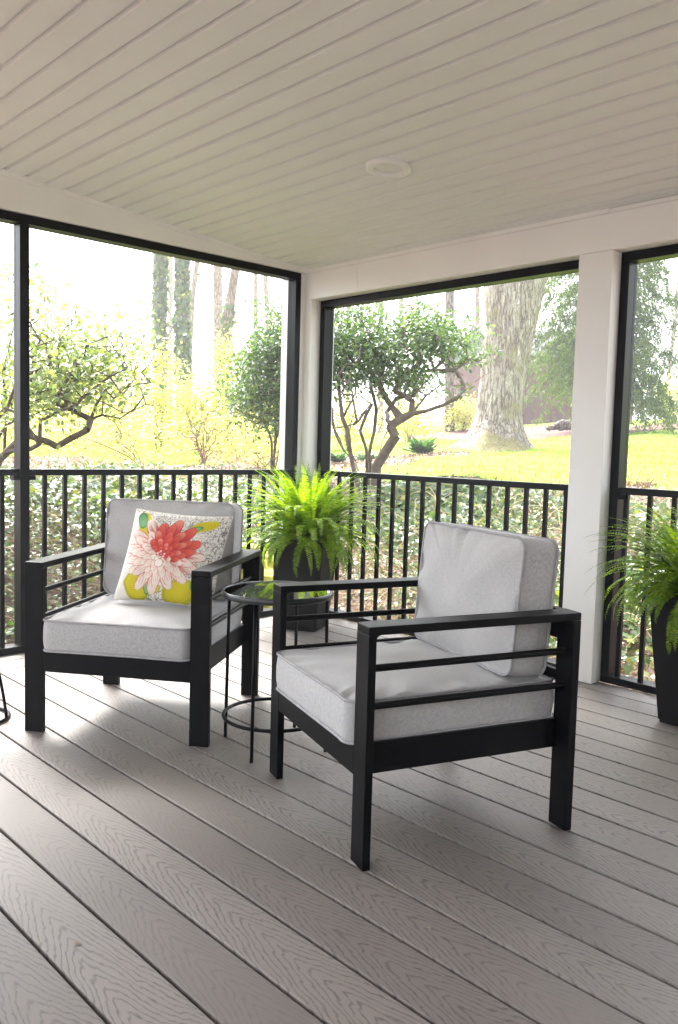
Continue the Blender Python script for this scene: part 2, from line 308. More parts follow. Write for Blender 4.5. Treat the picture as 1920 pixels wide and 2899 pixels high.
def fast_mesh(name, V, Fs, m, parent=None, smooth=False):
    """V (N,3); Fs list of (n, corners) int arrays"""
    me = bpy.data.meshes.new(name); V = np.ascontiguousarray(V, dtype=np.float32)
    me.vertices.add(len(V)); me.vertices.foreach_set('co', V.ravel())
    loops = np.concatenate([f.ravel() for f in Fs]).astype(np.int32)
    sizes = np.concatenate([np.full(len(f), f.shape[1], dtype=np.int32) for f in Fs])
    starts = np.concatenate([[0], np.cumsum(sizes)[:-1]]).astype(np.int32)
    me.loops.add(len(loops)); me.loops.foreach_set('vertex_index', loops)
    me.polygons.add(len(sizes)); me.polygons.foreach_set('loop_start', starts)
    me.polygons.foreach_set('loop_total', sizes)
    if smooth: me.polygons.foreach_set('use_smooth', np.ones(len(sizes), dtype=bool))
    me.materials.append(m); me.update(calc_edges=True); me.validate()
    o = bpy.data.objects.new(name, me); C.objects.link(o)
    if parent: o.parent = parent
    return o
def frames(dirs, ups=None, roll=None):
    """rotation matrices whose x axis is dirs, z near ups"""
    d = dirs/(np.linalg.norm(dirs, axis=1)[:, None]+1e-9); n = len(d)
    u = np.tile([0, 0, 1.], (n, 1)) if ups is None else ups
    s = np.cross(u, d); s /= np.linalg.norm(s, axis=1)[:, None]+1e-9; z = np.cross(d, s)
    if roll is not None:
        c, q = np.cos(roll)[:, None], np.sin(roll)[:, None]; s, z = s*c+z*q, -s*q+z*c
    return np.stack([d, s, z], axis=2)
# leaf templates (x = along the leaf)
LEAF = ([(0, 0, 0), (.32, .24, .06), (.72, .20, .05), (1, 0, -.04), (.72, -.20, .05), (.32, -.24, .06), (.5, 0, -.02)], [(0, 6, 1), (1, 6, 2), (2, 6, 3), (3, 6, 4), (4, 6, 5), (5, 6, 0)])
LEAF2 = ([(0, 0, 0), (.4, .26, .05), (1, 0, -.03), (.4, -.26, .05)], [(0, 2, 1), (0, 3, 2)])
IVY = ([(0, 0, 0), (-.12, .28, .03), (.12, .50, .02), (.32, .30, .05), (.62, .42, .0), (.62, .18, .05), (1, 0, -.04), (.62, -.18, .05), (.62, -.42, .0), (.32, -.30, .05), (.12, -.50, .02), (-.12, -.28, .03)],
       [(0, 3, 2, 1), (0, 6, 5, 3), (3, 5, 4), (0, 9, 7, 6), (9, 8, 7), (0, 11, 10, 9)])
def rand_dirs(n, up=0.3, g=None):
    g = g or rng; v = g.normal(size=(n, 3)); v[:, 2] += up; return v/np.linalg.norm(v, axis=1)[:, None]

# ------------------------------------------------------------------ places
def at(px, py, d):
    """a point of the world: the photograph's pixel and a distance in front of the camera"""
    return CAM+d*(DD+RR*(px-960)/FPX-UU*(py-1449.5)/FPX)
def sstep(a, b, x): t = np.clip((x-a)/(b-a), 0, 1); return t*t*(3-2*t)
HR = [-3, -.6, 0, .35, .8, 1.4, 2.0, 2.7, 4.5, 6.5, 9.5, 12, 16, 25, 60, 260]
HZ = [-.75, -.6, -.32, -.2, .05, .34, .58, .76, .89, 1.03, 1.30, 1.50, 1.8, 2.3, 3.2, 6]
def terrain(x, y):
    x = np.asarray(x, float); y = np.asarray(y, float); a, b = -x-0.25, y-0.15
    r = (a+b+np.sqrt((a-b)**2+0.5))/2-0.15
    h = np.interp(r, HR, HZ)
    wgt = sstep(-0.25, 0.35, (b-a)/(np.abs(r)+1.0))
    left = np.interp(r, HR, [-.75, -.6, -.32, -.15, .14, .44, .64, .74, .84, .92, 1.0, 1.06, 1.15, 1.3, 1.7, 4])
    h = h*wgt+left*(1-wgt)
    amp = np.clip(r, 0, 1.5)/1.5
    h = h+amp*(0.03*np.sin(1.7*x+.3)*np.cos(1.3*y)+0.018*np.sin(4.1*x+1.9*y)+0.012*np.cos(7.3*y-2.2*x))
    return h
def on(px, d, dz=0.0):
    p = at(px, 1270, d); return np.array([p[0], p[1], float(terrain(p[0], p[1]))+dz])

# ================================================================== SETTING
XE, YE = 5.6, -5.6           # far ends of the porch behind the camera
HC, SLP = 2.0823, 0.0806     # ceiling height at the outer beam, slope
cz = lambda y: HC-SLP*y
def build_deck():
    mb = MB(); k = -1
    while True:
        yc = -D0-(k+0.5)*PITCHB
        if yc < YE: break
        y0, y1 = yc-PITCHB/2+0.0040, min(yc+PITCHB/2-0.0040, 0.12)
        mb.box(0.222, XE, y0, y1, -0.025, 0, 0.0032); k += 1
    o = mb.build('deck', M['deck']); tag(o, kind='structure')
    b = MB().box(0.075, 0.216, YE, 0.115, -0.025, 0, 0.0022).box(-0.071, 0.070, YE, 0.115, -0.025, 0, 0.0022).build('deck_border', M['deck_border']); tag(b, kind='structure')
    j = MB().box(-0.05, XE, YE, 0.115, -0.30, -0.05)
    tag(j.build('deck_gap_shade', simple('gap_shade_black', (0.014, 0.012, 0.010), 0.95, spec=0.05)), kind='structure')  # solid slab below the boards, shade of the gaps put into its near-black colour
build_deck()
def build_ceiling():
    g, q0 = 0.0975, 0.0755
    prof = [(0.0, 0)]; i = 0
    while True:
        y = -(q0+i*g)
        if y < YE+0.1: break
        if i % 3 == 2: prof += [(y+0.014, 0), (y+0.0105, 0.013), (y+0.002, 0.014), (y+0.0015, 0.030), (y-0.0045, 0.030), (y-0.0055, 0.001), (y-0.007, 0)]
        else: prof += [(y+0.012, 0), (y+0.009, 0.014), (y-0.006, 0.014), (y-0.009, 0)]
        i += 1
    prof.append((YE, 0))
    V = []; F = []
    for (y, dz) in prof:
        for x in (-0.0, XE): V.append((x, y, cz(y)+dz))
    for i in range(len(prof)-1): F.append((2*i, 2*i+2, 2*i+3, 2*i+1))
    tag(obj('ceiling', V, F, M['soffit']), kind='structure')
    rf = MB(); rf.poly([(-0.35, 0.45, cz(0.45)+0.16), (-0.35, YE-.3, cz(YE-.3)+0.16), (-0.35, YE-.3, cz(YE-.3)+0.26), (-0.35, 0.45, cz(0.45)+0.26)], (XE+0.7, 0, 0))
    tag(rf.build('roof', M['shedroof']), kind='structure')
build_ceiling()
LX = -0.02                    # inner face of the left screen frame
FY = 0.0716                   # inner face of the right screen frame
def build_beams():
    m = MB().box(-0.19, XE, 0.0, 0.20, 1.906, HC+0.14, 0.0015)
    m.box(0.0, 0.4295, -0.0035, 0.0, 1.9065, HC-0.021, 0.0006).box(0.4308, XE, -0.0035, 0.0, 1.9065, HC-0.021, 0.0006)
    m.box(0.0, 1.978, -0.008, 0.0, HC-0.020, HC+0.010, 0.001).box(1.980, XE, -0.008, 0.0, HC-0.020, HC-0.004, 0.001)
    tag(m.build('beam_right', M['white']), kind='structure')
    b = MB(); zb = 2.062
    b.poly([(0, -0.0006, zb), (0, YE, zb), (0, YE, cz(YE)+0.1), (0, -0.0006, cz(0)+0.1)], (-0.19, 0, 0))
    b.poly([(0.006, -0.006, cz(0)-0.020), (0.006, YE, cz(YE)-0.030), (0.006, YE, cz(YE)+0.005), (0.006, -0.006, cz(0)+0.005)], (-0.005, 0, 0))
    tag(b.build('beam_left', M['white']), kind='structure')
    # house walls behind the camera
    h = MB().box(XE, XE+0.15, YE, 0.0, -0.02, 2.7).build('house_wall_side', M['siding']); tag(h, kind='structure')
build_beams()

# columns
c1 = MB().box(-0.20, 0.037, 0.0, 0.19, -0.02, 1.9055, 0.0015).box(-0.20, LX-0.001, -0.034, 0.0, -0.02, 2.061, 0.001).build('porch_column', M['white'])
tag(c1, 'white square porch column in the far corner behind the fern', 'column', 'white porch columns')
c2 = MB().box(1.8354, 1.9997, 0.0, 0.19, 0.001, 1.9055, 0.002).build('porch_column', M['white'])
tag(c2, 'wide white porch column between the two right openings, standing on the deck', 'column', 'white porch columns')

# ---------- screen frames and railings
def screen(name, label, uprights, head, axis, zt, grp='black screen frames'):
    """axis 'x': opening in the right wall (runs along x at y=FY); 'y': left wall"""
    t = empty(name, ((uprights[0][0], FY, 0) if axis == 'x' else (LX, uprights[0][0], 0)), label=label, cat='screen frame', group=grp)
    def bx(a0, a1, z0, z1, d0=0.0, d1=0.052):
        mb = MB()
        if axis == 'x': mb.box(a0-t.location.x, a1-t.location.x, d0, d1, z0, z1, 0.0015).box(a0-t.location.x, a1-t.location.x, d1+0.001, d1+0.022, z0, z1)
        else: mb.box(-d1, -d0, a0-t.location.y, a1-t.location.y, z0, z1, 0.0015).box(-d1-0.022, -d1-0.001, a0-t.location.y, a1-t.location.y, z0, z1)
        return mb
    for a0, a1 in uprights: bx(a0, a1, 0.036, zt-0.041).build('upright', M['frame'], t)
    bx(head[0], head[1], zt-0.040, zt).build('head_rail', M['frame'], t)
    bx(head[0], head[1], 0.001, 0.035, 0.0, 0.05).build('sill_rail', M['frame'], t)
    return t
def railing(label, axis, a0, a1, bals, grp='black railings'):
    base = (a0, FY+0.004, 0.0) if axis == 'x' else (LX-0.004, a1, 0.0)
    t = empty('railing', base, label=label, cat='railing', group=grp)
    z0, z1 = 0.853, 0.8836
    def bx(u0, u1, d0, d1, za, zb_, bev=0.0015):
        mb = MB()
        if axis == 'x': mb.box(u0-a0, u1-a0, d0, d1, za, zb_, bev)
        else: mb.box(-d1, -d0, u0-a1, u1-a1, za, zb_, bev)
        return mb
    bx(a0, a1, 0, 0.042, z0, z1, 0.003).build('top_rail', M['frame'], t)
    b0 = None
    for b in bals:
        if b0 is None:
            b0 = bx(bals[0]-0.0095, bals[0]+0.0095, 0.012, 0.031, 0.0355, z0).build('baluster', M['frame'], t); first = bals[0]; continue
        c = b0.copy(); C.objects.link(c); c.parent = t
        if axis == 'x': c.location.x = b-first
        else: c.location.y = b-first
    for e in (a0, a1-0.03) if axis == 'x' else (a0, a1-0.03):
        bx(e, e+0.03, -0.003, 0.045, z0-0.022, z0-0.001).build('bracket', M['frame'], t)
    return t
ZR, ZL = 1.9045, 2.061
screen('screen_frame', 'black screen frame of the opening between the corner and the wide white column', [(0.0395, 0.079), (1.797, 1.8345)], (0.0395, 1.8345), 'x', ZR)
railing('black railing between the corner fern and the wide white column', 'x', 0.0805, 1.796, [0.108+0.1108*i for i in range(1, 16)])
screen('screen_frame', 'black screen frame right of the wide white column, cut by the picture edge', [(2.001, 2.040), (4.3, 4.34)], (2.001, 4.34), 'x', ZR)
railing('black railing behind the right hand fern planter', 'x', 2.0415, 4.299, [2.072+0.1085*i for i in range(0, 21)])
screen('screen_frame', 'large black screen frame of the left opening, with a mullion at the left', [(-0.075, -0.037), (-1.745, -1.70), (-3.45, -3.405), (-5.2, -5.16)], (-5.2, -0.037), 'y', ZL)
railing('black railing behind the armchair with the flowered pillow', 'y', -1.699, -0.076, [-0.167-0.1035*i for i in range(0, 15)])
railing('short end of black railing left of the mullion', 'y', -3.404, -1.746, [-1.823-0.1035*i for i in range(0, 15)])

# recessed light
def recessed():
    y = -0.871; x = 1.484; z = cz(y)-0.002
    t = empty('recessed_light', (x, y, z), label='round white recessed light in the panelled ceiling', cat='ceiling light'); t.rotation_euler = (math.atan(-SLP), 0, 0)
    def ring(rs):
        n = 48; V = []; F = []
        for r, zz in rs:
            for k in range(n): a = 2*math.pi*k/n; V.append((r*math.cos(a), r*math.sin(a), zz))
        for i in range(len(rs)-1):
            for k in range(n): F.append((i*n+k, i*n+(k+1) % n, (i+1)*n+(k+1) % n, (i+1)*n+k))
        return V, F, n
    V, F, n = ring([(0.090, 0.014), (0.092, 0.001), (0.091, -0.010), (0.086, -0.013), (0.0625, -0.015), (0.060, -0.012), (0.0585, 0.006)]); obj('trim_ring', V, F, M['lamp'], t, True)
    V, F, n = ring([(0.0584, 0.001), (0.03, -0.001), (0.004, -0.0015)]); F.append(tuple(2*n+k for k in range(n))); obj('lens', V, F, M['lamp'], t, True)
recessed()

# ================================================================== FURNITURE
W_, D_, HA, LW, LT, LR = 0.6748, 0.6347, 0.6012, 0.0684, 0.021, 0.024
def rr_outline(w, d, rc, n=14, m=22):
    """rounded rectangle outline, counter clockwise, even spacing along the sides"""
    P = []
    for (cx, cy, a0, sx, sy, ex, ey) in ((w/2-rc, d/2-rc, 0, 0, 0, 0, 0),):
        pass
    cs = [(w/2-rc, -d/2+rc, -90), (w/2-rc, d/2-rc, 0), (-w/2+rc, d/2-rc, 90), (-w/2+rc, -d/2+rc, 180)]
    for i, (cx, cy, a0) in enumerate(cs):
        for k in range(n+1): a = R(a0+90*k/n); P.append((cx+rc*math.cos(a), cy+rc*math.sin(a)))
        nx, ny, na = cs[(i+1) % 4]; a = R(a0+90); s = (cx+rc*math.cos(a), cy+rc*math.sin(a)); b = R(na); e = (nx+rc*math.cos(b), ny+rc*math.sin(b))
        for k in range(1, m): P.append((s[0]+(e[0]-s[0])*k/m, s[1]+(e[1]-s[1])*k/m))
    return np.array(P)
def cushion(name, w, d, h, rc, crown, wr, seed, parent, mtx=None, creases=()):
    """box cushion lying in xy; piping is its sub-part"""
    g = np.random.default_rng(seed); O = rr_outline(w, d, rc); n = len(O)
    s = np.cumsum(np.r_[0, np.linalg.norm(np.diff(O, axis=0), axis=1)]); 
    ph = g.uniform(0, 6.28, 8); fq = g.uniform(20, 75, 8)
    rip = sum(np.sin(s*fq[i]*(1.0)+ph[i])*(1.0/(1+.25*i)) for i in range(8)); rip = np.abs(rip/np.abs(rip).max())**0.8*np.sign(rip)
    low = sum(np.sin(s*f+p) for f, p in zip(g.uniform(3, 9, 4), g.uniform(0, 6, 4)))/4
    V = []; ts = [0.0, .12, .25, .4, .52, .62, .71, .78, .84, .89, .93, .96, .985, 1.0]
    def face(sign):
        rows = []
        for t in ts[::-1] if sign > 0 else ts:
            e = math.exp(-(1-t)/0.10)*(1-math.exp(-(1-t)/0.015))
            z = sign*(h/2+crown*(1-t**2.6)+0.004*np.sin(27*O[:, 0]*t+seed)*np.cos(O[:, 1]*t*21)*(1-t**6))
            z = z+sign*wr*rip*e*2.0 if t < 1 else np.full(n, sign*h/2)
            for (ci, amp, wd) in creases:
                if sign > 0:
                    dd = (np.arange(n)-ci*n+n/2) % n-n/2; z = z-amp*np.exp(-(dd/wd)**2)*math.exp(-(1-t)/0.22)*(1 if .35 < t < 1 else 0)
            z = z+0.0025*low*t**4
            rows.append(np.c_[O*t, z])
        return rows
    rows = face(1)
    for k in (0.8, .55, .25, 0, -.25, -.55, -.8):
        bul = 1+0.018*(1-k*k)/(w/0.55)+0.004*np.sin(s*14+k*2+seed)*(1-abs(k))
        rows.append(np.c_[O*bul[:, None], np.full(n, k*h/2)+0.0025*low])
    rows += face(-1)[::-1]
    # rows: top centre is the last of face(1)? reorder from centre out
    top = face(1)[::-1]; side = rows[len(ts):len(ts)+7]; bot = face(-1)[::-1]
    allr = top+side+bot; V = np.concatenate(allr); F = []
    for i in range(len(allr)-1):
        for k in range(n):
            F.append((i*n+k, (i+1)*n+k, (i+1)*n+(k+1) % n, i*n+(k+1) % n))
    o = obj(name, V, F, M['fabric'], parent, True)
    pm = MB()
    for sg in (1, -1): pm.tube(np.c_[O*1.006, sg*h/2+0.0025*low], 0.0042, 7, True)
    p = pm.build('piping', M['piping'], o)
    if mtx is not None: o.matrix_local = mtx
    return o
def lounge_chair(loc, ang, label, back_seed, creases=()):
    # local frame: +x is the chair's facing direction, +y its left side
    t = empty('lounge_chair', (loc[0], loc[1], 0), ang, label=label, cat='armchair', group='black framed lounge chairs')
    h, q = W_/2, D_/2
    for sg in (1, -1):
        y0, y1 = (h-LW, h) if sg > 0 else (-h, -h+LW)
        MB().box(q-LT, q, y0, y1, 0, HA-0.0215, 0.0016).build('leg', M['black'], t)
        MB().box(-q, -q+LR, y0, y1, 0, HA-0.0215, 0.0016).build('leg', M['black'], t)
        a = MB().box(-q, q, y0, y1, HA-0.021, HA, 0.0022)
        # small welded corner gussets under the arm
        for xx, sx in ((q-LT, -1), (-q+LR, 1)):
            pts = [(xx, y0+.001, HA-0.0208)]+[(xx+sx*0.012*(1-math.sin(u)), y0+.001, HA-0.0208-0.012*(1-math.cos(u))) for u in np.linspace(0, math.pi/2, 6)]
            a.poly(pts, (0, y1-y0-.002, 0))
        a.build('armrest', M['black'], t)
        yc = sg*(h-0.0317)
        for z in (0.4923, 0.3982): MB().tube([(q-LT, yc, z), (-q+LR, yc, z)], 0.0092, 14, caps=False).build('side_bar', M['black'], t)
    ap = MB(); ys = h-0.0557
    ap.box(q-0.024, q-0.0005, -h+LW+0.0005, h-LW-0.0005, 0.2174, 0.2974, 0.0016)
    ap.box(-q+0.0005, -q+0.024, -h+LW+0.0005, h-LW-0.0005, 0.2174, 0.2974, 0.0016)
    ap.box(-q+LR+0.0005, q-LT-0.0005, ys-0.022, ys, 0.2174, 0.2974, 0.0016).box(-q+LR+0.0005, q-LT-0.0005, -ys, -ys+0.022, 0.2174, 0.2974, 0.0016)
    for i in range(6): x = -q+0.07+i*0.09; ap.box(x, x+0.045, -ys+0.0225, ys-0.0225, 0.272, 0.290)
    ap.build('seat_frame', M['black'], t)
    MB().box(-q+0.001, -q+0.022, -h+LW+0.0005, h-LW-0.0005, HA-0.082, HA-0.001, 0.002).build('back_rail', M['black'], t)
    MB().box(-q+0.003, -q+0.020, -h+LW+0.0005, h-LW-0.0005, 0.40, 0.43, 0.002).build('back_slat', M['black'], t)
    s = cushion('seat_cushion', 0.535, 0.635, 0.106, 0.035, 0.018, 0.0060, back_seed, t)
    s.matrix_local = Matrix.Translation((0.014, 0, 0.3485))@Matrix.Rotation(R(90), 4, 'Z')
    # back cushion: its flat top face looks forward (+x), leaning slightly
    rot = Matrix.Rotation(R(-5), 4, 'Y')@Matrix(((0, 0, 1, 0), (1, 0, 0, 0), (0, 1, 0, 0), (0, 0, 0, 1)))
    b = cushion('back_cushion', 0.525, 0.375, 0.112, 0.035, 0.026, 0.0060, back_seed+3, t, creases=creases)
    b.matrix_local = Matrix.Translation((-0.218, 0, 0.602))@rot
    return t
ch1 = lounge_chair((1.128, -1.7176), -0.9296, 'black framed armchair by the left railing, holding the flowered pillow', 11)
ch2 = lounge_chair((2.3065, -1.551), 4.3801, 'black framed armchair in front of the wide white column, without a pillow', 23, ((0.459, 0.016, 0.9), (0.437, 0.019, 1.0), (0.40, 0.008, 1.1), (0.50, 0.008, 1.3), (0.36, 0.006, 1.2)))

# ---------- throw pillow with printed dahlia
def pillow():
    F = Vector((math.cos(-0.9296), math.sin(-0.9296), 0)); S = Vector((-F.y, F.x, 0)); o0 = Vector((1.128, -1.7176, 0))
    L = lambda s, v, z: o0+S*s+F*v+Vector((0, 0, z))
    BL = L(-0.135, 0.045, 0.432); X = S*0.385+Vector((0, 0, -0.016)); Y = L(0.045, -0.105, 0.338)-o0
    nrm = X.cross(Y).normalized()
    if nrm.dot(F) < 0: nrm = -nrm
    n = 220; u = np.linspace(0, 1, n+1); U, Vv = np.meshgrid(u, u, indexing='ij')
    a = 2*U-1; b = 2*Vv-1
    prof = (np.clip(1-np.abs(a)**2.3, 0, 1)*np.clip(1-np.abs(b)**2.3, 0, 1))**0.52
    # sides pull in between the pointed corners
    pin = 0.045
    Ua = 0.5+0.5*a*(1-pin*(1-b*b)); Vb = 0.5+0.5*b*(1-pin*1.4*(1-a*a))
    wr = 0.004*np.sin(9*a+4*b)*np.sin(7*b-2*a)+0.003*np.sin(17*a*b+2)
    # ---- print
    g = np.random.default_rng(4)
    base = np.array([0.72, 0.69, 0.62]); img = np.ones((n+1, n+1, 3))*base
    fx = np.zeros_like(U)
    grid = g.random((90, 90)); 
    def nz(sx, sy, ox=0, oy=0):
        x = (U*sx+ox) % 88; y = (Vv*sy+oy) % 88; i = x.astype(int); j = y.astype(int); fx_, fy_ = x-i, y-j
        return grid[i, j]*(1-fx_)*(1-fy_)+grid[i+1, j]*fx_*(1-fy_)+grid[i, j+1]*(1-fx_)*fy_+grid[i+1, j+1]*fx_*fy_
    scr = (np.abs(nz(66, 30, 3, 9)-0.5) < 0.05) | (np.abs(nz(28, 76, 30, 5)-0.5) < 0.04)
    zone = nz(4, 4, 50, 60)*0.8+0.62*np.clip((U-0.42)*1.3+np.abs(Vv-0.42)*1.0, 0, 1)
    scr = scr & (zone > 0.50)
    img[scr] = (0.20, 0.19, 0.195)
    def blot(cx, cy, ru, rv, ang, col, edge=None, vein=None):
        c, s = math.cos(ang), math.sin(ang); dx, dy = (U-cx), (Vv-cy); p = dx*c+dy*s; q = -dx*s+dy*c
        dd = (p/ru)**2+(q/rv)**2+0.5*(nz(12, 12, cx*80, cy*50)-0.5); k = dd < 1; img[k] = col
        if edge is not None: e = k & (dd > 0.62); img[e] = edge
        if vein is not None: e = k & (np.abs(((p*34+np.abs(q)*30) % 1)-0.5) < 0.10); img[e] = vein
    G = (0.085, 0.28, 0.10); YL = (0.60, 0.50, 0.02); YD = (0.42, 0.40, 0.02); G2 = (0.20, 0.42, 0.20)
    blot(0.16, 0.84, 0.135, 0.075, 1.9, YL, None, YD); blot(0.125, 0.87, 0.10, 0.055, 1.9, G2, G, (0.05, 0.22, 0.08))
    blot(0.78, 0.86, 0.14, 0.065, 0.30, YL, None, YD); blot(0.70, 0.82, 0.09, 0.035, 0.35, G2, G)
    blot(0.235, 0.155, 0.17, 0.14, -0.9, YL, YD, YD); blot(0.34, 0.165, 0.035, 0.11, 0.15, G2, G); blot(0.42, 0.12, 0.07, 0.055, 0.3, YL, YD, YD)
    blot(0.68, 0.11, 0.19, 0.15, 0.5, YL, YD, YD); blot(0.83, 0.26, 0.045, 0.12, -0.2, G2, G)
    cx, cy = 0.43, 0.505
    red = np.array([0.52, 0.035, 0.03]); mag = np.array([0.38, 0.025, 0.07]); org = np.array([0.66, 0.10, 0.05]); crm = np.array([0.76, 0.66, 0.57]); dk = np.array([0.26, 0.015, 0.02])
    rings = [(0.40, 15, 0.078, 0.0), (0.33, 15, 0.066, .21), (0.245, 14, 0.055, .05), (0.19, 12, 0.048, .3), (0.135, 11, 0.040, .12), (0.085, 9, 0.030, .4), (0.045, 7, 0.018, .1)]
    for ri, (rad, cnt, hw, of) in enumerate(rings):
        order = list(range(cnt)); g.shuffle(order)
        for i in order:
            th = 2*math.pi*(i+of+0.25*g.random())/cnt; ln = rad*(0.92+0.22*g.random()); c, s = math.cos(th), math.sin(th)
            p = ((U-cx)*c+(Vv-cy)*s)/ln; q = (-(U-cx)*s+(Vv-cy)*c)/hw
            wdt = np.clip(p, 0, 1)**0.75*np.clip(1-p, 0, 1)**0.42*1.75
            k = (p > 0.12) & (p < 1) & (np.abs(q) < wdt)
            if not k.any(): continue
            redness = (0.5+0.5*math.cos(th-math.radians(62)))*(1.2, 1.3, 1.4, 1.6, 1.8, 2.0, 1.0)[ri]                 # upper right petals are red, lower left ones cream
            qq = np.abs(q[k])/(wdt[k]+1e-6); pp = p[k]
            streak = (np.abs(((q[k]*2.6+0.6*np.sin(pp*7+i)) % 1)-0.5) < 0.09)
            rcore = 0.30+0.42*min(redness, 1.2) if ri < 4 else 0.55
            inner = 1-sstep(rcore-0.20, rcore+0.22, pp+0.10*np.sin(q[k]*9+i*2))
            inner = inner[:, None]; rcol = red*0.45+mag*0.55
            colr = crm*(1-inner)+rcol*inner
            if redness > 0.95:
                w2 = np.clip(pp[:, None]*1.25, 0, 1); colr = (red*0.6+org*0.4)*w2+mag*(1-w2)
                tip = (sstep(0.62, 1.0, pp)*(0.55 if (i+ri) % 3 == 0 else 0.18))[:, None]; colr = colr*(1-tip)+np.array([0.80, 0.42, 0.30])*tip
            colr = np.where((streak & (pp < 0.84) & (qq < .85))[:, None], colr*0.3+(org*0.5+red*.5)*0.7, colr)
            colr = np.where((qq > 0.82)[:, None], (org*0.8 if redness < 0.95 else mag*0.75)*0.75+colr*0.25, colr)
            img[k] = colr
    for (bx_, by_, r_) in ((0.43, 0.405, 0.042), (0.36, 0.47, 0.030), (0.395, 0.455, 0.022)):
        dd = ((U-bx_)/r_)**2+((Vv-by_)/r_)**2; img[dd < 1] = (0.76, 0.70, 0.62); img[(dd < 1.25) & (dd >= 1)] = (0.45, 0.12, 0.08)
    # ---- mesh front and back
    def side(sg):
        P = np.zeros((n+1, n+1, 3)); T = 0.062 if sg > 0 else 0.058
        for k in range(3): P[..., k] = BL[k]+X[k]*Ua+Y[k]*Vb+nrm[k]*sg*(T*prof+wr*prof)
        return P
    A = side(1); B = side(-1); me_v = np.concatenate([A.reshape(-1, 3), B.reshape(-1, 3)])
    I = (np.arange(n)[:, None]*(n+1)+np.arange(n)[None, :]).reshape(-1)
    Fa = np.stack([I, I+(n+1), I+(n+2), I+1], 1); off = (n+1)**2; Fb = np.stack([I, I+1, I+(n+2), I+(n+1)], 1)+off
    fl = nrm.dot(X.cross(Y)) < 0
    if fl: Fa, Fb = Fa[:, ::-1], Fb[:, ::-1]
    m, nn, bs = mat('printed_cotton'); at_ = N(nn, 'ShaderNodeVertexColor', layer_name='print'); tc = N(nn, 'ShaderNodeTexCoord'); ns = N(nn, 'ShaderNodeTexNoise', Scale=380.0, Detail=3.0)
    nn.links.new(tc.outputs['Object'], ns.inputs[0]); nn.links.new(at_.outputs[0], bs.inputs['Base Color']); bs.inputs['Roughness'].default_value = 0.9; bump(nn, bs, ns.outputs[0], 0.25, 0.001)
    cen = np.array(BL+X*0.5); base_ = np.array([cen[0], cen[1], 0.42])
    o = fast_mesh('throw_pillow', me_v-base_, [np.concatenate([Fa, Fb])], m, None, True); o.location = base_
    ca = o.data.color_attributes.new('print', 'FLOAT_COLOR', 'POINT'); cc = np.ones((len(me_v), 4), dtype=np.float32)
    cc[:off, :3] = img.reshape(-1, 3); cc[off:, :3] = base
    ca.data.foreach_set('color', cc.ravel())
    tag(o, 'cream throw pillow printed with a big red dahlia and yellow leaves', 'pillow')
    # seam welt
    edge = [A[i, 0] for i in range(n+1)]+[A[n, j] for j in range(1, n+1)]+[A[i, n] for i in range(n-1, -1, -1)]+[A[0, j] for j in range(n-1, 0, -1)]
    s = MB().tube(np.array(edge)[::4]-base_, 0.0022, 6, True).build('seam', simple('seam_cotton', (0.62, 0.59, 0.52), 0.9), o)
pillow()

# ---------- glass side table
def side_table(cx, cy, label, rot=R(28), top_z=0.535, rr=0.19):
    t = empty('side_table', (cx, cy, 0), rot, label=label, cat='side table', group='round glass side tables')
    n = 56; ang = np.linspace(0, 2*np.pi, n, endpoint=False)
    V = []; F = []
    for r, z in ((0, top_z), (rr-0.012, top_z), (rr-0.0102, top_z-0.0025), (rr-0.012, top_z-0.006), (0, top_z-0.006)):
        for a in ang: V.append((r*math.cos(a), r*math.sin(a), z))
    for i in range(4):
        for k in range(n): F.append((i*n+k, (i+1)*n+k, (i+1)*n+(k+1) % n, i*n+(k+1) % n))
    obj('glass_top', V, F, M['glass'], t, False)
    V = []; F = []
    pr = [(rr-0.010, top_z+0.001), (rr-0.003, top_z+0.003), (rr, top_z+0.001), (rr, top_z-0.016), (rr-0.003, top_z-0.018), (rr-0.017, top_z-0.018), (rr-0.017, top_z-0.0075), (rr-0.010, top_z-0.0075)]
    for r, z in pr:
        for a in ang: V.append((r*math.cos(a), r*math.sin(a), z))
    for i in range(len(pr)):
        j = (i+1) % len(pr)
        for k in range(n): F.append((i*n+k, i*n+(k+1) % n, j*n+(k+1) % n, j*n+k))
    obj('rim', V, F, M['rim'], t, True)
    l0 = None
    for k in range(4):
        a = k*math.pi/2; rb = 0.187
        MB().tube([(rb*math.cos(a), rb*math.sin(a), 0), ((rr-0.010)*math.cos(a), (rr-0.010)*math.sin(a), top_z-0.018)], 0.0058, 10).build('leg', M['black'], t)
    MB().tube([(0.176*math.cos(a), 0.176*math.sin(a), 0.105) for a in ang], 0.0062, 8, True).build('ring', M['black'], t)
    return t
side_table(1.70, -1.573, 'round glass topped side table standing between the two armchairs')
